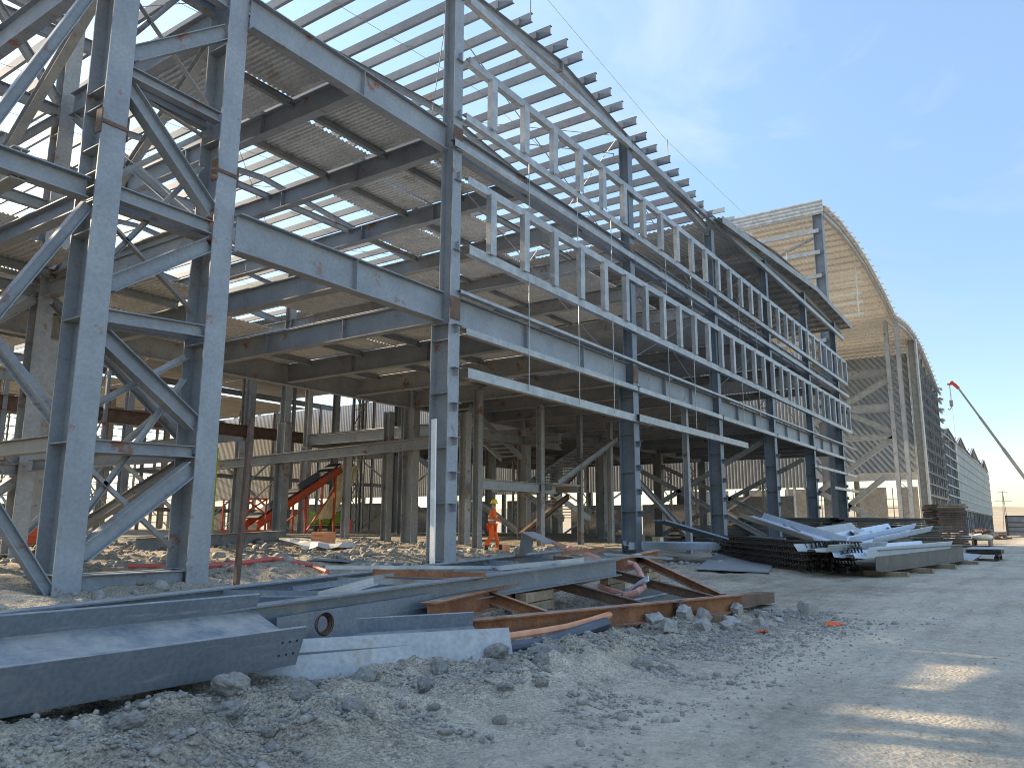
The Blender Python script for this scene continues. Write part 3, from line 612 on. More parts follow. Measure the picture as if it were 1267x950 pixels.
# fascia and rails on its left flank
b = MB(); b.corr((83.0, 16.8, zt(83.3)-.9), (0, 0, 1.6), (0, 52, 0), .4, .05, (-1, 0, 0)); b.build('fascia', 'galv_dull', TH)
for z in (32.6, 30.2, 27.6, 25.2, 22.9, 20.6):
    b = MB(); b.chan((83.0, 17.4, z), (83.0, 60, z), .42, .25, .02); b.build('wall_rail', 'galv', TH)
for z in (34.3, 33.2, 31.6, 30.4, 28.8):
    b = MB(); b.chan((106, 17.4, z), (106, 44, z), .26, .2, .02); b.build('wall_rail', 'white', TH)
for y in (18, 25, 32, 39):
    b = MB(); b.bar((106, y, 28.5), (106, y, 35.8), .15, .15, (0, 1, 0)); b.build('rail_post', 'white', TH)
for (p, q) in (((83.5, 18, 32), (83.5, 33, 27)), ((83.5, 33, 32), (83.5, 18, 25)), ((83.5, 18, 20.5), (83.5, 33, 25))):
    b = MB(); b.bar(p, q, .22, .22); b.build('brace', 'paint_dusty', TH)
# frame at x=129 and wall at x=151
for z in (25.0, 19.5):
    b = MB(); b.ibeam((129, 18.2, z), (129, 44, z), 1.3, .5, .05, .04); b.build('tie_beam', 'paint_dusty', TH)
for (p, q) in (((129, 18.2, 24), (129, 34, 15.5)), ((129, 34, 24), (129, 18.2, 15.5)), ((129, 18.2, 15), (129, 31, 6)), ((129, 18.2, 15), (129, 40, 15)), ((129, 34, 9), (129, 18.2, 1)), ((129, 20, 9), (129, 30, 1))):
    b = MB(); b.ibeam(p, q, .8, .7, .04, .04); b.build('brace', 'galv_dull', TH)
b = MB()
Ly, Lz = 44., 21.; o_ = V((151.3, 18.4, 11.0)); n = 46                 # slanted-rib lining of the cross wall
for k in range(-24, n):
    c0 = k*1.0
    pts = []
    for t in (0., 1.):
        pts.append((c0+t*Lz*.75, t*Lz))
    (ya, za), (yb, zb) = pts
    def clipy(ya, za, yb, zb):
        if yb <= 0 or ya >= Ly: return None
        if ya < 0: za += (0-ya)*(zb-za)/(yb-ya); ya = 0
        if yb > Ly: zb -= (yb-Ly)*(zb-za)/(yb-ya); yb = Ly
        return ya, za, yb, zb
    q = clipy(ya, za, yb, zb)
    if q: b.prism((o_.x-.05, o_.y+q[0], o_.z+q[1]), (o_.x-.05, o_.y+q[2], o_.z+q[3]), [(-.28, 0), (.28, 0), (.18, .16), (-.18, .16)], (-1, 0, 0))
b.box((o_.x, o_.y, o_.z), (o_.x+.1, o_.y+Ly, o_.z+Lz)); b.build('inner_wall', 'wallsheet', TH)
b = MB(); b.box((151.0, 18.4, 9.6), (151.5, 62, 10.8)); b.build('tie_beam', 'paint_dusty', TH)
for y0, y1 in ((18.5, 21.5), (23.5, 28), (30, 33), (36, 41), (43, 49), (52, 60)):
    b = MB(); b.box((151.1, y0, 0), (151.5, y1, 8.4)); b.build('panel', 'concretepanel', TH)
for y in (22.5, 29, 34.5, 42, 50.5):
    b = MB()
    for z in (1.6, 3.2, 4.8, 6.4): b.bar((151.3, y-1.6, z), (151.3, y+1.6, z), .12, .12)
    b.bar((151.3, y, 0), (151.3, y, 8.4), .14, .14); b.build('window_frame', 'paint_dusty', TH)
# flank wall of the tall hall along x=82 seen through the near frame
for y0, y1 in ((19, 45), (45.1, 70), (70.1, 96), (96.1, 130)):
    b = MB(); b.corr((81.9, y0, 5.4), (0, y1-y0, 0), (0, 0, 14.0), .35, .010, (-1, 0, 0)); b.build('flank_wall', 'wallsheet_tan', TH)
for y in np.arange(20, 130, 6.3):
    b = MB(); b.ibeam((82.5, y, .2), (82.5, y, 20), .5, .4, .03, .03, (0, 1, 0)); b.build('flank_post', 'paint_dusty', TH)
for y0 in np.arange(21.5, 128, 9.4):
    b = MB(); b.box((82.2, y0, 0), (82.5, y0+7.4, 4.6 if int(y0) % 2 else 3.9)); b.build('panel', 'concretepanel', TH)
b = MB(); b.ibeam((82.2, 19, 6.0), (82.2, 130, 6.0), .5, .4, .03, .03); b.build('tie_beam', 'paint_dusty', TH)
for y0 in (24, 40, 60, 84): 
    b = MB(); b.bar((82, y0, .3), (82, y0+9, 5.8), .2, .2); b.bar((82, y0+9, .3), (82, y0, 5.8), .2, .2); b.build('brace', 'paint_dusty', TH)
# facade girts x 151..182
for z in np.arange(7, 31, 2.0):
    b = MB(); b.chan((152, 16.7, z), (183.5, 16.7, z), .35, .35, .02); b.build('wall_girt', 'galv', TH)
for x in np.arange(154, 183, 4.2):
    b = MB(); b.ibeam((x, 17.4, 0), (x, 17.4, zt(x)-1), .5, .45, .03, .03, (0, 1, 0)); b.build('wall_post', 'paint_dusty', TH)
b = MB(); b.corr((151.8, 18.2, 5), (0, 0, 24), (30, 0, 0), .8, .08, (0, -1, 0)); b.build('inner_wall', 'wallsheet', TH)
b = MB()
for k, z in enumerate(np.arange(17, 31, 2.2)): b = MB(); b.chan((182.5, 16.9, z), (185.0, 16.4, z), .4, .3, .03); b.build('outrigger', 'paint_dusty', TH)

# ================================================================== LONG LOW HALL
LH = thing('long_low_hall', (182, 17.5, 0), 'long low hall with serrated gable roofline receding beyond the tall hall', 'hall')
px = 184.
GB = [(184, 21.5), (196, 23.2), (208, 22.2), (214, 21.4), (226, 24.0), (240, 22.0), (252, 21.6), (266, 24.6), (284, 22.2), (296, 21.8), (310, 24.4), (328, 21.0)]
for (xa, za), (xb, zb) in zip(GB, GB[1:]):
    b = MB(); b.corr((xa, 16.8, za), (0, 60, 0), (xb-xa, 0, zb-za), .8, .1); b.build('roof_sheet', 'roofsheet', LH)
    b = MB(); b.ibeam((xa, 17.2, za-.6), (xb, 17.2, zb-.6), .9, .4, .05, .04); b.build('rafter', 'paint_dusty', LH)
    pale = xa > 205
    b = MB()
    base = 5.5
    n_ = max(1, int((xb-xa)/1.2))
    b.corr((xa+.3, 16.84 if pale else 18.0, base), (xb-xa-.6, 0, 0), (0, 0, min(za, zb)-base-.8), 1.2, .05, (0, -1, 0)); b.build('wall_sheet', 'wallpale' if pale else 'wallsheet', LH)
    b = MB(); b.ibeam((xa, 17.3, 0), (xa, 17.3, za-.6), .7, .6, .05, .04, (0, 1, 0)); b.build('column', 'paint_dusty', LH)
    b = MB(); b.box((xa+.4, 18.6, 0), (xb-1.5, 18.9, 5.2)); b.build('panel', 'concretepanel', LH)
for z in np.arange(6, 21.5, 2.1):
    b = MB(); b.chan((183.6, 16.72, z), (328, 16.72, z), .3, .08, .03); b.build('wall_girt', 'galv_dull', LH)
for x in np.arange(188, 328, 6.0):
    b = MB(); b.ibeam((x, 17.1, 0), (x, 17.1, 20.5), .4, .4, .03, .03, (0, 1, 0)); b.build('wall_post', 'paint_dusty', LH)

# ================================================================== STAIR
ST = thing('steel_staircase', (36, 21, .9), 'brown-grey steel staircase of two flights with landing inside the frame', 'staircase')
def flight(p0, p1, y0, y1, n):
    p0 = V(p0); p1 = V(p1)
    f = sub('stair_flight', ST)
    for y in (y0, y1):
        b = MB(); b.chan((p0.x, y, p0.z), (p1.x, y, p1.z), .32, .1, .02, (0, 0, 1), 1); b.build('stringer', 'paint_dusty', f)
    b = MB()
    for k in range(n):
        t = (k+.5)/n; q = p0.lerp(p1, t); b.box((q.x-.15, y0+.05, q.z-.02), (q.x+.15, y1-.05, q.z+.03))
    b.build('tread', 'paint_dusty', f)
flight((33.9, 21, 3.65), (40.6, 21, 6.5), 20.4, 22.2, 16)
flight((40.9, 22.6, 1.9), (35.6, 22.6, 3.6), 22.4, 24.2, 11)
flight((36.6, 24, 5.3), (31.6, 24, 7.6), 24.4, 25.8, 12)
b = MB(); b.ibeam((28.1, 21, 3.35), (34.6, 21, 3.35), .45, .3, .03, .02); b.build('landing_beam', 'paint_dusty', ST)
b = MB(); b.box((33.4, 20.4, 3.55), (36.2, 24.2, 3.63)); b.ibeam((33.5, 20.5, 3.4), (33.5, 24.2, 3.4), .3, .2); b.ibeam((36.1, 20.5, 3.4), (36.1, 24.2, 3.4), .3, .2); b.build('landing', 'paint_dusty', ST)
for x, y, t, w_ in ((33.17, 21, 7.6, .3), (37.2, 21, 7.6, .26), (40.75, 21, 7.5, .3), (27.9, 21, 7.6, .32), (28.9, 22.5, 6.8, .4)):
    b = MB(); b.ibeam((x, y, .5), (x, y, t), w_, w_, .02, .015, (0, 1, 0)); b.build('stair_post', 'paint_dusty', ST)
for p, q in (((32.2, 21.6, 1.0), (37, 21.6, 3.1)), ((40.6, 22.3, 5.4), (36.7, 22.3, 3.2))):
    b = MB(); b.ibeam(p, q, .26, .2, .02, .015); b.build('stair_brace', 'rustdark', ST)

# ================================================================== FOREGROUND STEEL
def hbeam_lying(name, p0, p1, label, mt, flh=.4, dep=.75, tf=.03, group=None, roll=.36, stiff=()):
    """H section lying on its side: flanges upright, web flat; y offset to the left of p0->p1"""
    p0 = V(p0); p1 = V(p1); d = (p1-p0).normalized(); side = V((-d.y, d.x, 0)).normalized()
    up = (side*math.cos(roll)+V((0, 0, 1))*math.sin(roll))
    b = MB(); b.ibeam(p0, p1, dep, flh, tf, .02, up)
    o = b.build(name, mt, loc=tuple(p0), bevel=.004); tag(o, label, 'steel beam', group); return o
hbeam_lying('steel_beam', (-2.0, 5.92, .57), (4.93, 6.02, .56), 'big blue-grey steel H-beam lying on its side, nearest at the bottom left', 'paint_blue', .36, .74, group='painted beams lying on the rubble bank')
hbeam_lying('steel_beam', (4.2, 6.95, .25), (7.15, 5.25, .27), 'shorter blue-grey steel H-beam wedged under the end of the big beam', 'paint_blue', .34, .80, roll=.25, group='painted beams lying on the rubble bank')
hbeam_lying('steel_beam', (29.6, 14.6, .72), (35.4, 11.8, .62), 'pale blue steel channel beam lying in front of the facade columns', 'blueplate', .30, .5, roll=.1, group='painted beams lying on the rubble bank')
bigb = bpy.data.objects['steel_beam']
sd_ = V((0, math.cos(.36), math.sin(.36))); un = V((0, -math.sin(.36), math.cos(.36))); bc = V((4.93, 6.02, .56))
for k in range(3):
    for sgn in (-1, 1):
        b = MB(); q = bc+V((-.07-.08*k, 0, 0))-sd_*.371+un*(.06*sgn); b.tube([q, q-sd_*.004], .012, 10); b.build('bolt_hole', 'rubber', bigb)
for x in (1.2,): b = MB(); b.prism((x, 5.985, .56), (x+.012, 5.985, .56), [(-.155, -.335), (.155, -.335), (.155, .335), (-.155, .335)], tuple(sd_)); b.build('stiffener', 'paint_blue', bigb)
# grey ladder truss, propped on timber packs
GT = thing('grey_truss', (3.3, 7.7, .5), 'long blue-grey lattice truss lying on the bank behind the big beam', 'steel truss')
A0, A1 = V((-.6, 7.88, .44)), V((13.9, 8.34, .86)); B0, B1 = V((1.0, 6.62, .46)), V((11.85, 6.03, .84))
b = MB(); b.ibeam(A0, A1, .30, .22, .018, .012); b.build('chord', 'paint_blue', GT)
b = MB(); b.ibeam(B0, B1, .28, .22, .018, .012); b.build('chord', 'paint_blue', GT)
nb = 8
for k in range(nb):
    p = A0.lerp(A1, (k+.5)/nb); q = B0.lerp(B1, (k+.95)/nb); r_ = A0.lerp(A1, min((k+1.4)/nb, 1))
    b = MB(); b.angle(p+V((0, -.1, .06)), q+V((0, .1, .06)), .07, .01); b.build('lacing', ('paint_blue', 'galv_dull', 'paint')[k % 3], GT)
    if k % 2: b = MB(); b.angle(q+V((0, .1, .03)), r_+V((0, -.1, .03)), .07, .01); b.build('lacing', 'paint_blue', GT)
b = MB(); b.prism((5.1, 6.24, .52), (7.35, 6.20, .60), [(-.012, -.28), (.012, -.28), (.012, .10), (-.012, .10)]); b.build('gusset_plate', 'paint_blue', GT)
# rusty truss
RT = thing('rusty_truss', (8, 6, .3), 'rusty brown tapering lattice truss on the bank, its far chord propped up', 'steel truss')
r0, r1 = V((7.3, 5.74, .29)), V((12.85, 4.27, .29)); t0, t1 = V((7.0, 5.96, .50)), V((16.4, 7.3, .86))
b = MB(); b.ibeam(r0, r1, .26, .2, .018, .014); b.build('chord', 'rust', RT)
b = MB(); b.ibeam(t0, t1, .26, .2, .018, .014); b.build('chord', 'rust', RT)
for k, (p, q) in enumerate((((8.55, 6.2, .58), (8.75, 5.45, .36)), ((10.46, 6.45, .66), (10.6, 5.0, .36)), ((15.0, 7.1, .86), (12.6, 4.45, .36)), ((12.6, 6.75, .74), (12.2, 4.5, .36)))):
    b = MB(); b.chan(p, q, .15, .09, .012); b.build('web_member', 'rust' if k % 2 == 0 else 'rustdark', RT)
MB().box((11.1, 4.62, .16), (11.4, 4.70, .42)).build('gusset_plate', 'rustdark', RT)
for k, (x, y, z) in enumerate(((2.6, 6.45, .32), (9.6, 6.14, .60), (4.0, 8.0, .40), (11.6, 8.25, .62), (13.4, 6.86, .60), (15.8, 7.2, .70), (12.4, 4.4, .17))):
    b = MB(); g = gh(x, y)-.05; n_ = max(1, int((z-g)/.12))
    for q in range(n_): zz = g+(z-g)*q/n_; b.bar((x-.5+.1*(q % 2), y-.05, zz+(z-g)/n_*.46), (x+.45, y+.08, zz+(z-g)/n_*.46), .16, (z-g)/n_*.9)
    tag(b.build('timber_packing', 'timber', loc=(x, y, g)), 'short stack of timber packing propping a truss chord on the bank', 'timber', 'timber packs under the trusses')
# loose bits between the trusses
def loose(name, label, cat, fn, mt, group=None, loc=None):
    b = MB(); fn(b); o = b.build(name, mt, loc=loc or b.v[0]); return tag(o, label, cat, group)
loose('steel_angle', 'pale steel angle leaning between the rusty truss members', 'steel offcut', lambda b: b.angle((12.6, 6.3, .25), (12.0, 5.5, .62), .10, .012), 'blueplate')
loose('steel_channel', 'short blue-grey channel lying inside the rusty truss', 'steel offcut', lambda b: b.chan((11.2, 5.9, .32), (14.6, 6.3, .36), .18, .12), 'paint_blue')
loose('steel_channel', 'second grey channel crossing beneath the tip of the rusty truss', 'steel offcut', lambda b: b.chan((10.4, 5.5, .3), (14.2, 5.6, .32), .14, .1), 'paint')
loose('steel_angle', 'long thin galvanised angle lying across the grey truss', 'steel offcut', lambda b: b.angle((7.2, 7.9, .93), (10.4, 7.2, .82), .05, .006), 'galv_dull')
loose('timber_plank', 'dark timber plank lying behind the tip of the rusty truss', 'plank', lambda b: b.bar((13.0, 4.9, .22), (15.8, 4.75, .14), .3, .2), 'rustdark')
loose('cut_pipe', 'bent faded pink hose pipe curling inside the rusty truss', 'hose', lambda b: b.tube([(12.9, 6.9, .42), (12.38, 6.4, .40), (11.7, 5.78, .40), (11.75, 5.62, .45), (12.2, 5.7, .5), (13.0, 6.1, .6), (13.5, 6.4, .70), (13.75, 6.6, .78), (13.65, 6.7, .82)], .055, 8), 'pinkhose')
loose('pipe', 'dark blue-black pipe lying beside the painted beam end under the rusty chord', 'pipe', lambda b: b.tube([(6.6, 5.2, .2), (7.1, 5.06, .18), (7.7, 4.98, .17), (8.3, 4.95, .19), (9.25, 4.86, .27)], .075, 10), 'bluepipe')
loose('hose', 'orange-brown hose lying under the rusty truss chord', 'hose', lambda b: b.tube([(7.5, 5.3, .24), (8.1, 5.16, .25), (8.6, 5.08, .26), (9.1, 5.0, .3), (9.7, 5.05, .32)], .05, 8), 'orangehose')
loose('wire_rope', 'loose coil of dark wire rope hanging on the grey truss gusset', 'rope', lambda b: [b.tube([(5.55+(.085+.008*q)*math.cos(t*.5), 6.10-.015*q, .53+(.085+.008*q)*math.sin(t*.5)) for t in range(26)], .009, 5) for q in range(4)], 'rustdark')
loose('steel_plate', 'pale grey steel plate leaning on the front of the shorter beam', 'steel plate', lambda b: b.prism((4.62, 6.22, .26), (7.0, 4.80, .26), [(-.008, -.19), (.008, -.19), (.008, .19), (-.008, .19)], (-.28, .46, .60)), 'paint_pale')
for k in range(11):
    u_ = random.random(); x = 5.6+7.2*u_; y = 6.9+random.uniform(-.5, .8); L_ = random.uniform(.8, 2.0); a = random.uniform(-.9, .6)
    loose('steel_angle', 'thin grey or rusty steel angle lying loose across the trusses', 'steel offcut', lambda b: b.angle((x, y, .56+.032*x+random.uniform(-.06, .08)), (x+L_*math.cos(a), y+L_*math.sin(a), .56+.032*x+random.uniform(-.2, .12)), random.uniform(.04, .09), .008), ('galv_dull', 'paint_blue', 'rustdark', 'rust')[k % 4], 'loose angles on the truss pile')
# interior ground bits
def G(x, y, dz=0): return (x, y, gh(x, y)+dz)
loose('site_post', 'thin rusty post standing alone beside the lattice tower', 'post', lambda b: b.bar(G(9.5, 12.85, -.2), (9.62, 12.85, 3.55), .09, .09, (0, 1, 0)), 'rustdark')
loose('pale_board', 'tall narrow white board leaning on the corner column', 'board', lambda b: b.bar(G(16.6, 14.0, -.1), (16.95, 14.35, 4.5), .05, .16, (0, 1, 0)), 'white')
loose('hose', 'faded red hose lying on sunlit ground behind the tower', 'hose', lambda b: b.tube([G(9.5, 16.6, .05), G(10.6, 16.0, .05), G(11.8, 16.2, .05), G(13.0, 16.2, .05), G(13.6, 15.4, .05), G(13.2, 14.4, .05)], .06, 8), 'redhose')
loose('steel_plank', 'dark steel strip lying on the ground before the corner column', 'steel offcut', lambda b: b.bar(G(14.2, 16.2, .06), G(17.0, 15.2, .06), .5, .05), 'paint_dark')
loose('steel_channel', 'long grey channel lying across the sunlit interior ground', 'steel offcut', lambda b: b.chan(G(14.5, 25, .2), G(24, 29.5, .2), .45, .3), 'paint_dusty')
loose('white_sheeting', 'crumpled white sheeting on the ground inside the frame', 'sheeting', lambda b: b.add([G(20+ i*.55+random.uniform(-.1, .1), 23.0+j*.5+random.uniform(-.1, .1), .05+random.uniform(0, .3)) for i in range(6) for j in range(4)], [(i*4+j, i*4+j+1, i*4+j+5, i*4+j+4) for i in range(5) for j in range(3)]), 'white')
loose('steel_bracket', 'bent grey steel plate bracket standing up near the worker', 'bracket', lambda b: (b.bar((20.8, 13.8, .45), (20.3, 13.3, 1.3), .4, .04), b.bar((20.3, 13.3, 1.3), (19.4, 11.9, 1.0), .4, .04)), 'paint')
loose('pipe', 'faded pink pipe slanting beside the grey bracket', 'pipe', lambda b: b.tube([(19.6, 12.0, 1.02), (17.8, 10.3, .92), (15.9, 8.5, .78)], .055, 8), 'pinkhose')
for i, (x, y, s_) in enumerate(((24.6, 17.3, .4), (41.8, 19.8, .6), (43.2, 19.2, .5), (22.8, 25.2, .7))):
    o = loose('crate', ['small orange-brown crate on the ground behind the worker', 'pale timber crate on the ground by the staircase foot', 'tan sack-topped crate beside the middle facade column', 'reddish brick stack by the inner column foot'][i], 'crate',
      lambda b: (b.box((x-s_/2, y-s_/2, gh(x, y)), (x+s_/2, y+s_/2, gh(x, y)+s_*.85)), [b.box((x-s_*.52, y-s_*.52, gh(x, y)+s_*k), (x+s_*.52, y+s_*.52, gh(x, y)+s_*k+.05)) for k in (.1, .4, .7)]), ['orangehose', 'timber', 'straw', 'orangehose'][i])
# drums
def drum(name, x, y, z, r, h, mt, label, cat):
    D = thing(name, (x, y, z), label, cat)
    b = MB(); b.lathe((x, y, z), [(r*.96, 0), (r, .03), (r, h*.33), (r*1.04, h*.35), (r, h*.37), (r, h*.66), (r*1.04, h*.68), (r, h*.7), (r, h*.97), (r*.96, h)], 18); b.build('body', mt, D, smooth=False)
    b = MB(); b.lathe((x, y, z+h), [(r*1.02, -.03), (r*1.02, .015), (r*.9, .02), (r*.88, .0)], 18); b.build('rim', mt, D)
drum('red_drum', 33.6, 8.0, .80, .26, .52, 'redplastic', 'red plastic drum sitting on the steel stack in the yard', 'drum')
drum('red_drum', 36.5, 38.2, .95, .35, .9, 'redplastic', 'red drum standing in the shade deep inside the frame', 'drum')
drum('orange_drum', 12.9, 28.2, .8, .42, .75, 'orangepaint', 'orange drum seen left behind the tower leg', 'drum')
# conveyor
CV = thing('belt_conveyor', (36, 45, .9), 'inclined orange belt conveyor inside the building', 'conveyor')
c0, c1 = V((34.2, 45, 1.5)), V((41.6, 45, 5.7))
for y in (44.3, 45.7):
    b = MB(); b.ibeam(c0+V((0, y-45, 0)), c1+V((0, y-45, 0)), .5, .2, .04, .04); b.build('side_frame', 'orangepaint', CV)
b = MB(); b.bar(c0+V((0, 0, .42)), c1+V((0, 0, .42)), 1.3, .08); b.build('belt', 'rubber', CV)
b = MB(); 
for k in range(9): q = c0.lerp(c1, (k+.5)/9); b.tube([q+V((0, -.65, .33)), q+V((0, .65, .33))], .07, 8)
b.build('rollers', 'rod', CV)
for x, t in ((35.3, 1.9), (38.3, 3.5), (41, 5.1)):
    for y in (44.3, 45.7): b = MB(); b.bar((x, y, .8), (x, y, t), .14, .14, (0, 1, 0)); b.build('leg', 'orangepaint', CV)
b = MB(); b.bar((35.3, 44.3, .9), (38.3, 44.3, 2.8), .1, .1); b.bar((38.3, 44.3, .9), (41, 44.3, 4.2), .1, .1); b.build('leg_brace', 'orangepaint', CV)
b = MB(); b.box((32.6, 43.8, .9), (34.6, 46.2, 1.15)); 
for x in (32.7, 34.5): 
    for y in (43.9, 46.1): b.bar((x, y, 1.1), (x, y, 3.2), .1, .1, (0, 1, 0))
b.bar((32.7, 43.9, 3.2), (34.5, 43.9, 2.2), .1, .1); b.bar((34.5, 43.9, 3.2), (32.7, 43.9, 2.2), .1, .1); b.bar((32.7, 43.9, 3.2), (34.5, 43.9, 3.2), .1, .1); b.build('feed_frame', 'orangepaint', CV)
tp = MB(); n1, n2 = 10, 8
tp.add([(41.9+2.0*i/n1*(1-.3*j/n2)-2.2*(j/n2)**1.4+random.uniform(-.1, .1), 44.8+random.uniform(-.15, .15), 6.1-4.2*j/n2+random.uniform(-.1, .1)) for i in range(n1+1) for j in range(n2+1)],
       [(i*(n2+1)+j, i*(n2+1)+j+1, (i+1)*(n2+1)+j+1, (i+1)*(n2+1)+j) for i in range(n1) for j in range(n2)])
tag(tp.build('tarpaulin', 'straw', loc=(42, 44.8, 4)), 'straw coloured tarpaulin hanging from the head of the orange conveyor', 'tarpaulin')
tpo = bpy.data.objects['tarpaulin']; sdm = tpo.modifiers.new('solid', 'SOLIDIFY'); sdm.thickness = .03
# green machine
GM = thing('site_generator', (45.4, 50, .95), 'lime green covered site generator beyond the conveyor', 'generator')
for x in (44.4, 46.2): b = MB(); b.box((x-.8, 49.2, 1.5), (x+.8, 50.8, 2.6)); b.build('canopy', 'green', GM, bevel=.12)
b = MB(); b.box((43.5, 49.1, 1.2), (47.1, 50.9, 1.45)); 
for x in (43.7, 46.9):
    for y in (49.3, 50.7): b.box((x-.12, y-.12, .75), (x+.12, y+.12, 1.2))
b.build('skid', 'rustdark', GM)
tag(MB().box((27.8, 40.7, 1.0), (28.3, 40.76, 6.0)).build('safety_netting', 'lime', loc=(28, 40.7, 1)), 'narrow lime yellow netting strip hanging beside a far column', 'netting')

# ================================================================== WORKER
PX, PY = 23.5, 17.0; PZ = .62
WK = thing('person', (PX, PY, PZ), 'worker in orange hi-vis suit and yellow hard hat walking inside the frame', 'person')
hd = V((math.cos(math.radians(-52)), math.sin(math.radians(-52)), 0)); ls = V((-hd.y, hd.x, 0))
def W(f, s_, z): return V((PX, PY, PZ))+hd*f+ls*s_+V((0, 0, z))
def skin(name, verts, edges, mt, parent, root=0, lv=1):
    bm = bmesh.new(); sk = bm.verts.layers.skin.verify(); vs = []
    for i, (p, r) in enumerate(verts):
        v = bm.verts.new(V(p)-V((PX, PY, PZ))); v[sk].radius = (r, r) if not isinstance(r, tuple) else r; v[sk].use_root = (i == root); vs.append(v)
    for a, c in edges: bm.edges.new((vs[a], vs[c]))
    me_ = bpy.data.meshes.new(name); bm.to_mesh(me_); bm.free(); me_.materials.append(MT[mt])
    o = bpy.data.objects.new(name, me_); C.objects.link(o); o.parent = parent; WL[o.name] = V((PX, PY, PZ))
    s1 = o.modifiers.new('skin', 'SKIN'); s1.use_smooth_shade = True
    s2 = o.modifiers.new('sub', 'SUBSURF'); s2.levels = lv; s2.render_levels = lv
    return o
def legs(dr):
    return [(W(0, 0, .93), .15+dr), (W(.02, .09, .86), .095+dr), (W(.16, .10, .50), .07+dr), (W(.24, .10, .09), .05+dr),
            (W(-.02, -.09, .86), .095+dr), (W(-.02, -.10, .48), .07+dr), (W(-.26, -.10, .12), .05+dr)]
LE = [(0, 1), (1, 2), (2, 3), (0, 4), (4, 5), (5, 6)]
body = legs(0)+[(W(.36, .11, .045), .04), (W(-.14, -.11, .045), .04), (W(.02, 0, 1.15), .14), (W(.04, 0, 1.38), .15), (W(.05, 0, 1.50), .06), (W(.07, 0, 1.60), .085), (W(.075, 0, 1.68), .085),
        (W(.04, .20, 1.40), .06), (W(-.05, .25, 1.14), .045), (W(.12, .23, .94), .035), (W(.17, .22, .86), .03), (W(.04, -.20, 1.40), .06), (W(.10, -.25, 1.15), .045), (W(.30, -.18, 1.02), .035), (W(.37, -.15, .98), .03)]
BE = LE+[(3, 7), (6, 8), (0, 9), (9, 10), (10, 11), (11, 12), (12, 13), (10, 14), (14, 15), (15, 16), (16, 17), (10, 18), (18, 19), (19, 20), (20, 21)]
skin('body', body, BE, 'skin', WK)
skin('trousers', legs(.024), LE, 'orange', WK)
jk = [(W(0, 0, .92), .175), (W(.02, 0, 1.15), .175), (W(.04, 0, 1.38), .175), (W(.045, 0, 1.47), .09), (W(.04, .20, 1.40), .085), (W(-.05, .25, 1.14), .068), (W(.11, .23, .96), .055), (W(.04, -.20, 1.40), .085), (W(.10, -.25, 1.15), .068), (W(.28, -.19, 1.03), .055)]
skin('jacket', jk, [(0, 1), (1, 2), (2, 3), (2, 4), (4, 5), (5, 6), (2, 7), (7, 8), (8, 9)], 'orange', WK)
for k, (c_, r_) in enumerate(((W(.02, 0, 1.08), .168), (W(.03, 0, 1.22), .168))):
    b = MB(); b.lathe(c_, [(r_, -.025), (r_+.006, -.02), (r_+.006, .02), (r_, .025)], 20); b.build('reflective_stripe', 'tape', WK)
b = MB(); c_ = W(.075, 0, 1.69); b.lathe(c_, [(.17, -.02), (.155, 0.0), (.13, .02), (.13, .05), (.11, .11), (.07, .145), (.0001, .155)], 18); b.build('hard_hat', 'yellow', WK, smooth=True)
for (f, s_) in ((.38, .11), (-.15, -.11)):
    b = MB(); b.lathe(W(f-.06, s_, 0), [(.07, 0), (.075, .06), (.06, .12), (.055, .2)], 12); b.build('boot', 'boot', WK)

# ================================================================== YARD (right)
loose('dark_plate', 'flat dark blue steel plate lying at the edge of the road', 'steel plate', lambda b: b.add([(24.0, 9.4, .16), (24.3, 7.2, .12), (33.5, 9.6, .12), (33.5, 12.2, .3), (24.0, 9.4, .19), (24.3, 7.2, .15), (33.5, 9.6, .15), (33.5, 12.2, .33)], [(0,3,2,1),(4,5,6,7),(0,1,5,4),(1,2,6,5),(2,3,7,6),(3,0,4,7)]), 'paint_blue')
# bundle of purlins
pb0 = MB()
for dz_ in (-.075, .075): pb0.bar((0, 0, dz_), (11.5, 0, dz_), .10, .022)
for q in range(46): pb0.bar((.06+q*.25, 0, -.065), (.16+q*.25, 0, .065), .05, .03, (0, 1, 0))
proto = pb0.build('lattice_strip', 'bundle', loc=(0, 0, 0)); tag(proto, 'dark steel lattice strip in the bundle stacked beside the road', 'steel strip', 'dark lattice strips stacked in a bundle')
k = 0; ang = math.atan2(12.05-5.4, 36.2-26.4)
for layer in range(5):
    for j in range(7):
        ox, oy = -math.sin(ang)*(j*.28-.4), math.cos(ang)*(j*.28-.4); sh = random.uniform(-.5, .3)
        loc = (26.4+ox+math.cos(ang)*sh, 5.4+oy+math.sin(ang)*sh, .2+layer*.19)
        o = proto if k == 0 else dup(proto, loc); o.location = loc; o.rotation_euler = (0, random.uniform(-.006, .0), ang+random.uniform(-.012, .012)); k += 1
for d_ in (1.5, 5.5, 9.5):
    px_, py_ = 26.4+math.cos(ang)*d_, 5.4+math.sin(ang)*d_
    o = loose('timber_bearer', 'short timber bearer under the dark strip bundle', 'timber', lambda b: b.bar((px_+math.sin(ang)*.7, py_-math.cos(ang)*.7, .04), (px_-math.sin(ang)*1.9, py_+math.cos(ang)*1.9, .04), .14, .12), 'timber', 'bearers under the bundle')
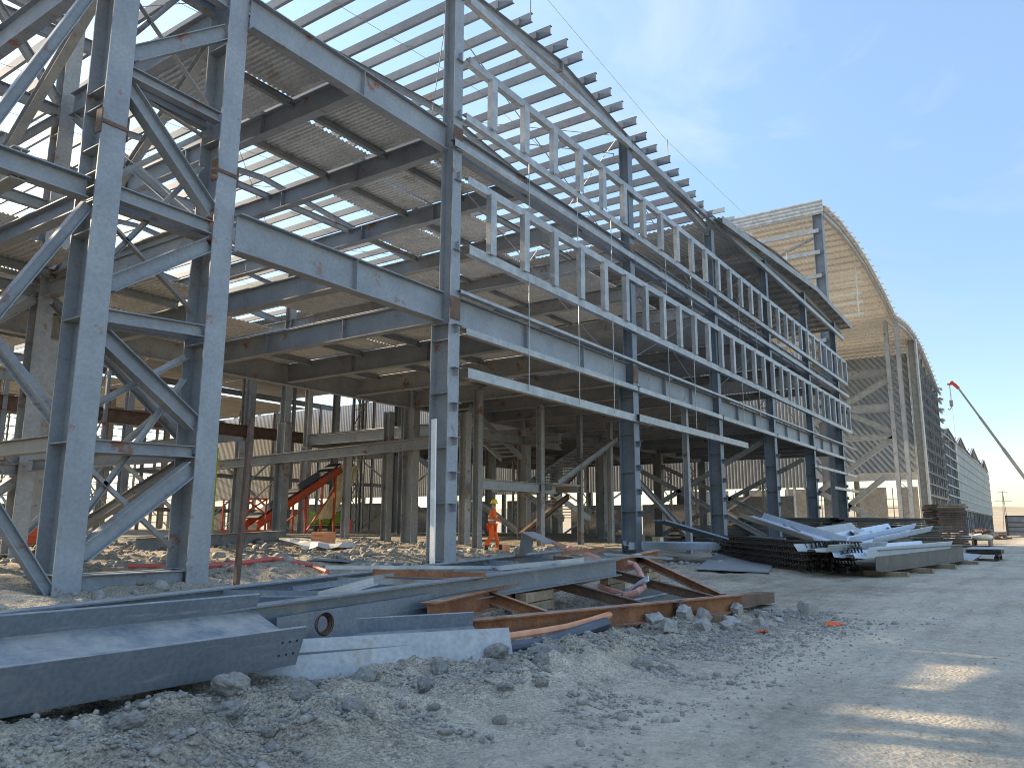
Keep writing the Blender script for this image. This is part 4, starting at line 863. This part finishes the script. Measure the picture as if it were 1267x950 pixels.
# blue-white trays
def tray(name, p0, p1, wd, label, mt='blueplate', dep=.22):
    p0 = V(p0); p1 = V(p1); W2 = wd/2
    b = MB(); P = [(-W2-.12, dep), (-W2, 0), (-W2*.35, 0), (-W2*.25, dep*.35), (W2*.25, dep*.35), (W2*.35, 0), (W2, 0), (W2+.12, dep)]
    P = P+[(x, y-.02) for x, y in P[::-1]]
    b.prism(p0, p1, P); o = b.build(name, mt, loc=tuple(p0)); tag(o, label, 'steel sheet', 'blue-white folded trays on the yard pile'); return o
tray('folded_tray', (27.6, 6.1, .95), (35.6, 11.2, 1.9), .9, 'blue-white folded tray propped up, its far end highest')
tray('folded_tray', (29.0, 6.3, .95), (38.2, 5.4, 1.45), .9, 'blue-white folded tray sloping up to the right of the red drum')
tray('folded_tray', (30.2, 5.7, .92), (39.0, 4.8, 1.35), .8, 'cream edged folded tray lying in front of its neighbour', 'blueplate')
tray('folded_tray', (25.4, 5.1, .60), (36.2, 3.9, .66), .9, 'zigzag folded white tray behind the grey I-beam', 'blueplate', .3)
tray('folded_tray', (24.6, 6.0, .78), (31, 5.4, .8), .8, 'short folded tray at the left end of the pile', 'galv_dull', .2)
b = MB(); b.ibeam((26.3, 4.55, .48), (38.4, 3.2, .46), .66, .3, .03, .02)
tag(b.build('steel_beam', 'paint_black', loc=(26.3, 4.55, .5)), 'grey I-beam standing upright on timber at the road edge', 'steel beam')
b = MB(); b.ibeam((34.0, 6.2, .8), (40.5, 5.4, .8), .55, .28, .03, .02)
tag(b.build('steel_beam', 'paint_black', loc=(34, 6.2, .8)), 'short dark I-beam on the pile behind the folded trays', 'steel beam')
for x, y in ((27, 4.45), (30, 4.1), (33.5, 3.75), (37.5, 3.3)):
    loose('timber_bearer', 'brown timber bearer under the grey I-beam', 'timber', lambda b: b.bar((x-.1, y-.7, .06), (x+.2, y+.6, .08), .2, .16), 'timber', 'bearers under the grey I-beam')
for k, (p, q) in enumerate((((29.5, 7.0, .6), (32.0, 8.8, 1.6)), ((30.4, 6.6, .7), (30.0, 8.0, 1.5)), ((27.0, 7.4, 1.1), (29.6, 9.4, 1.15)))):
    loose('loose_bar', ['thin blue bar leaning over the strip bundle', 'short dark strut propping the folded tray', 'dark bar lying across the back of the bundle'][k], 'steel bar', lambda b: b.bar(p, q, .07, .05), 'paint_dark')
for k in range(9):                                                    # ribbed sheets behind the bundle
    pass
b = MB(); b.corr((29.6, 10.2, 1.0), (2.6, 1.7, 0), (-1.4, 2.0, .7), .3, .07)
tag(b.build('ribbed_sheet', 'paint_dark', loc=(29.6, 10.2, 1)), 'dark ribbed sheet leaning behind the strip bundle', 'steel sheet')
for k in range(7):
    x = random.uniform(27.5, 36); y = 7.6-.32*(x-27)+random.uniform(-.5, 2.2); z = random.uniform(.95, 1.25); a = random.uniform(-.6, .9); L_ = random.uniform(1.6, 3.6); w_ = random.uniform(.25, .5)
    d_ = V((math.cos(a), math.sin(a), random.uniform(-.05, .12))); n_ = V((-math.sin(a), math.cos(a), random.uniform(-.3, .3)))
    p_ = V((x, y, z)); q_ = p_+d_*L_
    loose('sheet_offcut', 'bent narrow sheet offcut thrown on the yard heap', 'steel sheet', lambda b: b.add([p_, p_+n_*w_, p_+n_*w_*1.5+V((0, 0, .12)), q_, q_+n_*w_, q_+n_*w_*1.5+V((0, 0, .12))], [(0, 1, 4, 3), (1, 2, 5, 4)]), ('paint_dark', 'galv_dull', 'paint_black', 'blueplate')[k % 4], 'sheet offcuts on the yard heap')
# plate stacks
def stack(name, c, ux, lx, ly, n, dz, label, flare=0., mt='bundle', jit=.4, z0=.15):
    T = thing(name, (c[0], c[1], 0), label, 'stack'); u = V((math.cos(ux), math.sin(ux), 0)); v = V((-u.y, u.x, 0))
    for k in range(n):
        f = flare*(k/n)**2; cc = V((c[0], c[1], z0+k*dz))+u*random.uniform(-jit, jit)+v*(random.uniform(-jit, jit)*.4+f*.8)
        b = MB(); L_ = lx/2+random.uniform(-jit, jit); w_ = ly/2+f
        b.bar(cc-u*L_, cc+u*L_+V((0, 0, random.uniform(-.01, .01))), w_*2, dz*random.uniform(.7, .95)); b.build('sheet', mt if k < n-2 or not flare else 'timber', T)
    b = MB()
    for s_ in (-.35, .35): b.bar(V((c[0], c[1], .05))+u*lx*s_-v*ly*.5, V((c[0], c[1], .05))+u*lx*s_+v*ly*.5, .2, .16)
    b.build('bearer', 'timber', T)
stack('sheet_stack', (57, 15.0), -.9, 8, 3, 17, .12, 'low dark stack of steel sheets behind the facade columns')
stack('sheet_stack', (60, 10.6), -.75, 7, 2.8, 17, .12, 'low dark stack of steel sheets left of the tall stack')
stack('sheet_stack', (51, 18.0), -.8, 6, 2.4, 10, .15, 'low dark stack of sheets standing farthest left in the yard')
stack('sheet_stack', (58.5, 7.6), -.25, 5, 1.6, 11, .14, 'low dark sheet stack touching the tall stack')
stack('tall_sheet_stack', (66.5, 6.4), -1.15, 2.0, 2.3, 19, .165, 'tall flaring stack of brown-black panels at the road bend', .55, 'rustdark', .1)
# pallet with sacks
PL = thing('pallet_of_sacks', (73, 5.2, 0), 'pallet of pale sacks at the bend of the road', 'pallet')
b = MB()
for k in range(5): b.box((71.4, 4.0+k*.55, .5), (74.6, 4.35+k*.55, .56))
for y in (4.1, 5.2, 6.3): b.box((71.4, y-.08, .1), (74.6, y+.08, .5))
b.build('deck', 'timber', PL)
for i in range(4):
    for k in range(2):
        b = MB(); c_ = V((71.9+i*.8, 4.6+k*1.2, .56)); b.add([c_+V((math.cos(a)*.45*r_, math.sin(a)*.6*r_, z)) for (r_, z) in ((.9, 0), (1.1, .08), (1.1, .22), (.9, .34), (.01, .37)) for a in [2*math.pi*t/10 for t in range(10)]],
          [(r_*10+t, r_*10+(t+1) % 10, r_*10+10+(t+1) % 10, r_*10+10+t) for r_ in range(4) for t in range(10)]); b.build('sack', 'white' if (i+k) % 2 else 'straw', PL, smooth=True)
# green-dark trolley near road
TR = thing('steel_rack', (43.5, 2.7, 0), 'low dark rack with teal sheets at the road edge', 'rack')
b = MB(); 
for x in (42.3, 44.7):
    for y in (2.2, 3.2): b.bar((x, y, 0), (x, y, .2), .2, .2, (0, 1, 0))
b.bar((42.2, 2.2, .22), (44.8, 2.2, .22), .1, .12); b.bar((42.2, 3.2, .22), (44.8, 3.2, .22), .1, .12); b.build('frame', 'bundle', TR)
for k in range(4): b = MB(); b.box((41.9+.1*k, 2.0, .29+k*.07), (45.1-.15*k, 3.4, .34+k*.07)); b.build('sheet', 'bundle' if k < 3 else 'galv', TR)
loose('scrap_sheet', 'small bent pale sheet lying beside the dark rack', 'steel sheet', lambda b: b.add([(38.9, 3.0, .05), (39.8, 2.6, .35), (40.8, 2.9, .04), (39.2, 3.9, .06), (40.0, 3.6, .42), (41, 3.9, .05)], [(0, 1, 4, 3), (1, 2, 5, 4)]), 'galv')
# far end of the yard
for k, (x, y) in enumerate(((150, 4.4), (152, 1.2))):
    CT = thing('panel_crate', (x, y, 0), ['dark framed stack of blue panels far down the road', 'second stack of blue panels far down the road, cut by the picture edge'][k], 'panel stack')
    b = MB(); b.box((x-2, y-1.3, .3), (x+2, y+1.3, 3.2)); b.build('panels', 'paint_blue', CT)
    b = MB()
    for z in (.9, 1.6, 2.3): b.bar((x-2.05, y-1.35, z), (x-2.05, y+1.35, z), .06, .12)
    b.box((x-2.1, y+1.31, .2), (x+2.1, y+1.6, 3.4)); b.box((x-2.1, y-1.4, 3.22), (x+2.1, y+1.6, 3.4)); b.build('frame', 'bundle', CT)
for k, (x, y, h) in enumerate(((120, 7, 1.5), (132, 8.5, 2.0), (110, 9.5, 1.2))):
    b = MB(); 
    for q in range(26):
        a = random.uniform(0, 6.3); r_ = random.uniform(0, 2.6); zz = h*(1-r_/3)*random.random()
        b.bar((x+r_*math.cos(a)-1, y+r_*math.sin(a), zz), (x+r_*math.cos(a)+1, y+r_*math.sin(a)+random.uniform(-1, 1), zz+random.uniform(-.2, .4)), random.uniform(.2, .7), .15)
    o = b.build('debris_pile', 'rustdark' if k != 2 else 'white', loc=(x, y, 0)); tag(o, ['brown scrap pile beside the far road', 'larger scrap pile at the foot of the long hall', 'pale offcut pile near the pallet of sacks'][k], 'scrap pile'); o['kind'] = 'stuff'
b = MB(); 
for s_ in (-1, 1): b.bar((620+s_*1.5, 25, 0), (620, 25, 26), .35, .35, (0, 1, 0)); b.bar((620, 25+s_*1.5, 0), (620, 25, 26), .35, .35, (1, 0, 0))
for z, w_ in ((19, 5), (22, 4), (25, 3)): b.bar((620, 25-w_, z), (620, 25+w_, z), .3, .3)
for k in range(7): b.bar((620-1.5+k*.2, 25, k*3.5), (620+1.5-k*.2, 25, k*3.5+3.5), .2, .2)
tag(b.build('power_pylon', 'paint_dusty', loc=(620, 25, 0)), 'distant lattice power pylon on the horizon', 'pylon')
# ================================================================== CRANE
CR = thing('mobile_crane', (120, -4, 0), 'telescopic crane boom with red head rising at the right edge', 'crane')
tip = V((120, 8.93, 20.75)); low = V((120, 2.3, 7.91)); dr = (low-tip).normalized(); root = tip+dr*((tip.z-2.6)/-dr.z)
cuts = [0, .26, .5, .74, 1.0]; wd = [.24, .32, .42, .52]
bo = sub('boom', CR)
for k in range(4):
    b = MB(); b.bar(tip.lerp(root, cuts[k]), tip.lerp(root, cuts[k+1]+(.02 if k < 3 else 0)), wd[k], wd[k]*1.1, (1, 0, 0)); b.build('boom_section', 'cranegrey', bo)
b = MB(); b.bar(tip-dr*.4+V((0, .3, .0)), tip+dr*.7, .4, .5, (1, 0, 0)); b.bar(tip+V((0, .95, .05)), tip, .22, .25, (1, 0, 0)); b.build('boom_head', 'cranered', bo)
b = MB(); hk = tip+V((0, .7, -2.2)); b.tube([tip+V((0, .7, 0)), hk], .04, 5); b.tube([tip+V((-.2, .6, 0)), tip+V((-.2, .6, -12.5))], .012, 4); b.build('cable', 'rod', CR)
b = MB(); b.bar(hk, hk+V((0, 0, -.8)), .5, .4, (0, 1, 0)); b.tube([hk+V((0, 0, -.8)), hk+V((0, .1, -1.1)), hk+V((0, .3, -1.3)), hk+V((0, .45, -1.1))], .07, 6); b.build('hook', 'cranegrey', CR)
rx, ry = root.x, root.y
b = MB(); b.box((rx-1.3, ry-10, .9), (rx+1.3, ry+1.0, 1.6)); b.build('chassis', 'yellow', CR, bevel=.08)
b = MB(); b.box((rx-1.2, ry-3.5, 1.65), (rx+1.2, ry+.6, 2.6)); b.build('superstructure', 'yellow', CR, bevel=.1)
cb = MB(); cb.box((rx-1.25, ry-10.2, 1.6), (rx+1.25, ry-8.2, 3.1)); cb = cb.build('cab', 'yellow', CR, bevel=.15)
b = MB(); b.box((rx-1.1, ry-10.24, 2.2), (rx+1.1, ry-10.2, 2.9)); b.build('windscreen', 'glass', cb)
for y in (-8.6, -7.0, -2.0, -.4):
    for s_ in (-1, 1):
        b = MB(); b.tube([(rx+s_*1.0, ry+y, .6), (rx+s_*1.4, ry+y, .6)], .6, 18); b.build('wheel', 'rubber', CR)

# ================================================================== ROCKS
def rock_mesh(name, sub_, seed, boxy=0., mt='rock', amp=.28):
    bm = bmesh.new()
    if boxy: 
        bmesh.ops.create_cube(bm, size=1.5); bmesh.ops.subdivide_edges(bm, edges=bm.edges[:], cuts=5, use_grid_fill=True)
    else: bmesh.ops.create_icosphere(bm, subdivisions=sub_, radius=1)
    for v in bm.verts:
        p = v.co.copy(); n_ = p.normalized()
        d_ = mnoise.fractal(p*.9+V((seed*7.1, seed*3.3, 1)), 1., 2., 4)*amp + mnoise.fractal(p*3.2+V((seed, 5, seed*2)), 1, 2, 3)*amp*.25
        v.co = p+n_*d_*(.55 if boxy else 1.1)
        if not boxy: v.co.z *= .72
        q = V((math.floor(mnoise.noise(p*.8+V((seed, 0, 0)))*3)/3, 0, 0)); v.co += n_*q.x*.12
    me_ = bpy.data.meshes.new(name); bm.to_mesh(me_); bm.free(); me_.materials.append(MT[mt]); return me_
RM = [rock_mesh('rock', 4, s_) for s_ in range(5)]; BMs = [rock_mesh('concrete_block', 3, s_+20, 1., 'block', .42) for s_ in range(4)]
def place(me_, name, x, y, s_, label, cat, group=None, rot=None, sc=None, sink=.25):
    o = bpy.data.objects.new(name, me_); C.objects.link(o); sz = sc or (s_, s_*random.uniform(.75, 1.1), s_*random.uniform(.7, 1))
    o.scale = sz; o.rotation_euler = rot or (random.uniform(-.4, .4), random.uniform(-.4, .4), random.uniform(0, 6.28)); o.location = (x, y, gh(x, y)+sz[2]*((1-sink)*.6 if name != 'rock' else .16))
    tag(o, label, cat, group); return o
bl = [(10.05, 4.35, .20, .15, .15), (10.75, 4.15, .15, .12, .14), (11.1, 4.55, .16, .14, .2), (11.6, 4.45, .2, .13, .18), (11.25, 3.95, .14, .12, .13), (11.95, 4.15, .19, .15, .16), (12.5, 4.25, .14, .12, .13), (12.6, 4.7, .2, .16, .14), (13.3, 4.1, .16, .14, .12),
      (12.15, 3.8, .12, .1, .1), (13.9, 4.0, .15, .11, .1), (14.3, 3.6, .22, .14, .16), (10.5, 4.75, .18, .15, .14), (13.0, 3.75, .13, .1, .09), (9.6, 4.5, .14, .12, .1), (11.7, 4.85, .15, .12, .15)]
for i, (x, y, a, c, d) in enumerate(bl):
    place(BMs[i % 4], 'concrete_block', x, y, 0, 'broken grey concrete block in the heap below the rusty truss tip', 'concrete block', 'broken blocks below the rusty truss', (random.uniform(-.5, .5), random.uniform(-.5, .5), random.uniform(-.9, .9)), (a*.8, c*.8, d*.75), .2) if i != 11 else \
    place(BMs[i % 4], 'concrete_block', x, y, 0, 'lone grey concrete block lying apart at the right end of the rubble', 'concrete block', None, (.05, .1, -.3), (a, c, d), .15)
bo_ = [(4.55, 5.25, .17), (3.75, 5.05, .13), (3.5, 4.25, .08), (5.0, 4.95, .1), (4.2, 4.8, .08), (5.6, 4.75, .11), (6.3, 4.5, .1), (3.0, 5.1, .12), (7.1, 4.5, .12), (6.8, 4.9, .14), (4.3, 4.2, .06), (3.2, 4.6, .08), (8.3, 4.6, .12), (8.9, 4.35, .1), (9.3, 4.9, .14), (5.35, 5.3, .15), (4.0, 5.35, .14)]
for q in range(34): bo_.append((random.uniform(2.6, 10.5), random.uniform(4.1, 5.5) if q % 3 else random.uniform(3.5, 4.3), random.choice((.05, .06, .07, .09, .12))))
for i, (x, y, s_) in enumerate(bo_):
    lab = 'large pale boulder under the end of the big painted beam' if i == 0 else 'rough grey lump of rubble on the bank below the painted beams'
    place(RM[i % 5], 'rock', x, y, s_, lab, 'rock', None if i == 0 else 'rubble lumps on the bank')
place(RM[2], 'rock', 8.35, 3.72, .09, 'small flat pale stone lying alone on the road edge', 'rock', sc=(.14, .1, .05))
# loose gravel and clods: one mass
gb = MB(); ico = bmesh.new(); bmesh.ops.create_icosphere(ico, subdivisions=1, radius=1); iv = [v.co.copy() for v in ico.verts]; fi = [[v.index for v in f.verts] for f in ico.faces]; ico.free()
N = 24000; NI = 3000; NR = 1000
xs_ = np.concatenate([RNG.uniform(1.5, 15, N), RNG.uniform(2, 18, NR), RNG.uniform(7, 30, NI)])
ys_ = np.concatenate([4.1+np.abs(RNG.normal(0, 1.0, N))*RNG.choice([-.8, 1.25], N), RNG.uniform(-1.5, 3.8, NR), RNG.uniform(10, 30, NI)])
szs = np.concatenate([np.clip(RNG.lognormal(-4.55, .6, N), .005, .06), np.clip(RNG.lognormal(-4.9, .4, NR), .004, .018), np.clip(RNG.lognormal(-2.9, .6, NI), .02, .22)])
clump = vnoise(xs_, ys_, 1.3, 77)+.35*vnoise(xs_, ys_, 4, 78); keep = (clump > -.12) | (np.arange(len(xs_)) >= N); xs_, ys_, szs = xs_[keep], ys_[keep], szs[keep]
zs_ = gz(xs_, ys_); n_s = len(xs_); iva = np.array([tuple(v) for v in iv]); nv = len(iva)
k1 = RNG.uniform(0, 9, (n_s, 1)); k2 = RNG.uniform(0, 9, (n_s, 1))
P = iva[None]*(1+.30*np.sin(iva[None, :, 0]*3+k1)*np.cos(iva[None, :, 1]*4+k2))[:, :, None]
P = P*(szs[:, None]*np.stack([np.ones(n_s), RNG.uniform(.6, 1, n_s), RNG.uniform(.45, .85, n_s)], -1))[:, None, :]
th = RNG.uniform(0, 6.28, n_s); tl = RNG.uniform(-.6, .6, n_s)
x0, y0, z0 = P[..., 0], P[..., 1], P[..., 2]
y1 = y0*np.cos(tl)[:, None]-z0*np.sin(tl)[:, None]; z1 = y0*np.sin(tl)[:, None]+z0*np.cos(tl)[:, None]
P = np.stack([x0*np.cos(th)[:, None]-y1*np.sin(th)[:, None]+xs_[:, None], x0*np.sin(th)[:, None]+y1*np.cos(th)[:, None]+ys_[:, None], z1+(zs_+szs*.22)[:, None]], -1).reshape(-1, 3)
F = (np.array(fi)[None]+(np.arange(n_s)*nv)[:, None, None]).reshape(-1, 3)
gm = bpy.data.meshes.new('gravel'); gm.vertices.add(len(P)); gm.vertices.foreach_set('co', P.reshape(-1)); gm.loops.add(F.size); gm.loops.foreach_set('vertex_index', F.reshape(-1))
gm.polygons.add(len(F)); gm.polygons.foreach_set('loop_start', np.arange(0, F.size, 3)); gm.update(calc_edges=True); gm.materials.append(MT['rock'])
go = bpy.data.objects.new('gravel', gm); C.objects.link(go); go['kind'] = 'stuff'
go['label'] = 'loose stones and clods scattered over bank and road'
# orange rags on the road
def rag(name, x, y, s_, label, mt='orange'):
    b = MB(); n_ = 9
    b.add([(x+(i/n_-.5)*s_*1.7+random.uniform(-.02, .02), y+(j/n_-.5)*s_+random.uniform(-.02, .02), gh(x, y)+.02+.09*s_*abs(mnoise.noise(V((i*.6, j*.6, x))))*3) for i in range(n_+1) for j in range(n_+1)],
          [(i*(n_+1)+j, (i+1)*(n_+1)+j, (i+1)*(n_+1)+j+1, i*(n_+1)+j+1) for i in range(n_) for j in range(n_)])
    o = b.build(name, mt, loc=(x, y, gh(x, y)), smooth=True); tag(o, label, 'rag'); sdm = o.modifiers.new('solid', 'SOLIDIFY'); sdm.thickness = .008
rag('orange_rag', 13.25, 2.95, .2, 'crumpled orange rag lying alone on the dirt road')
rag('orange_rag', 11.55, 3.55, .11, 'small orange scrap of cloth among the broken blocks')
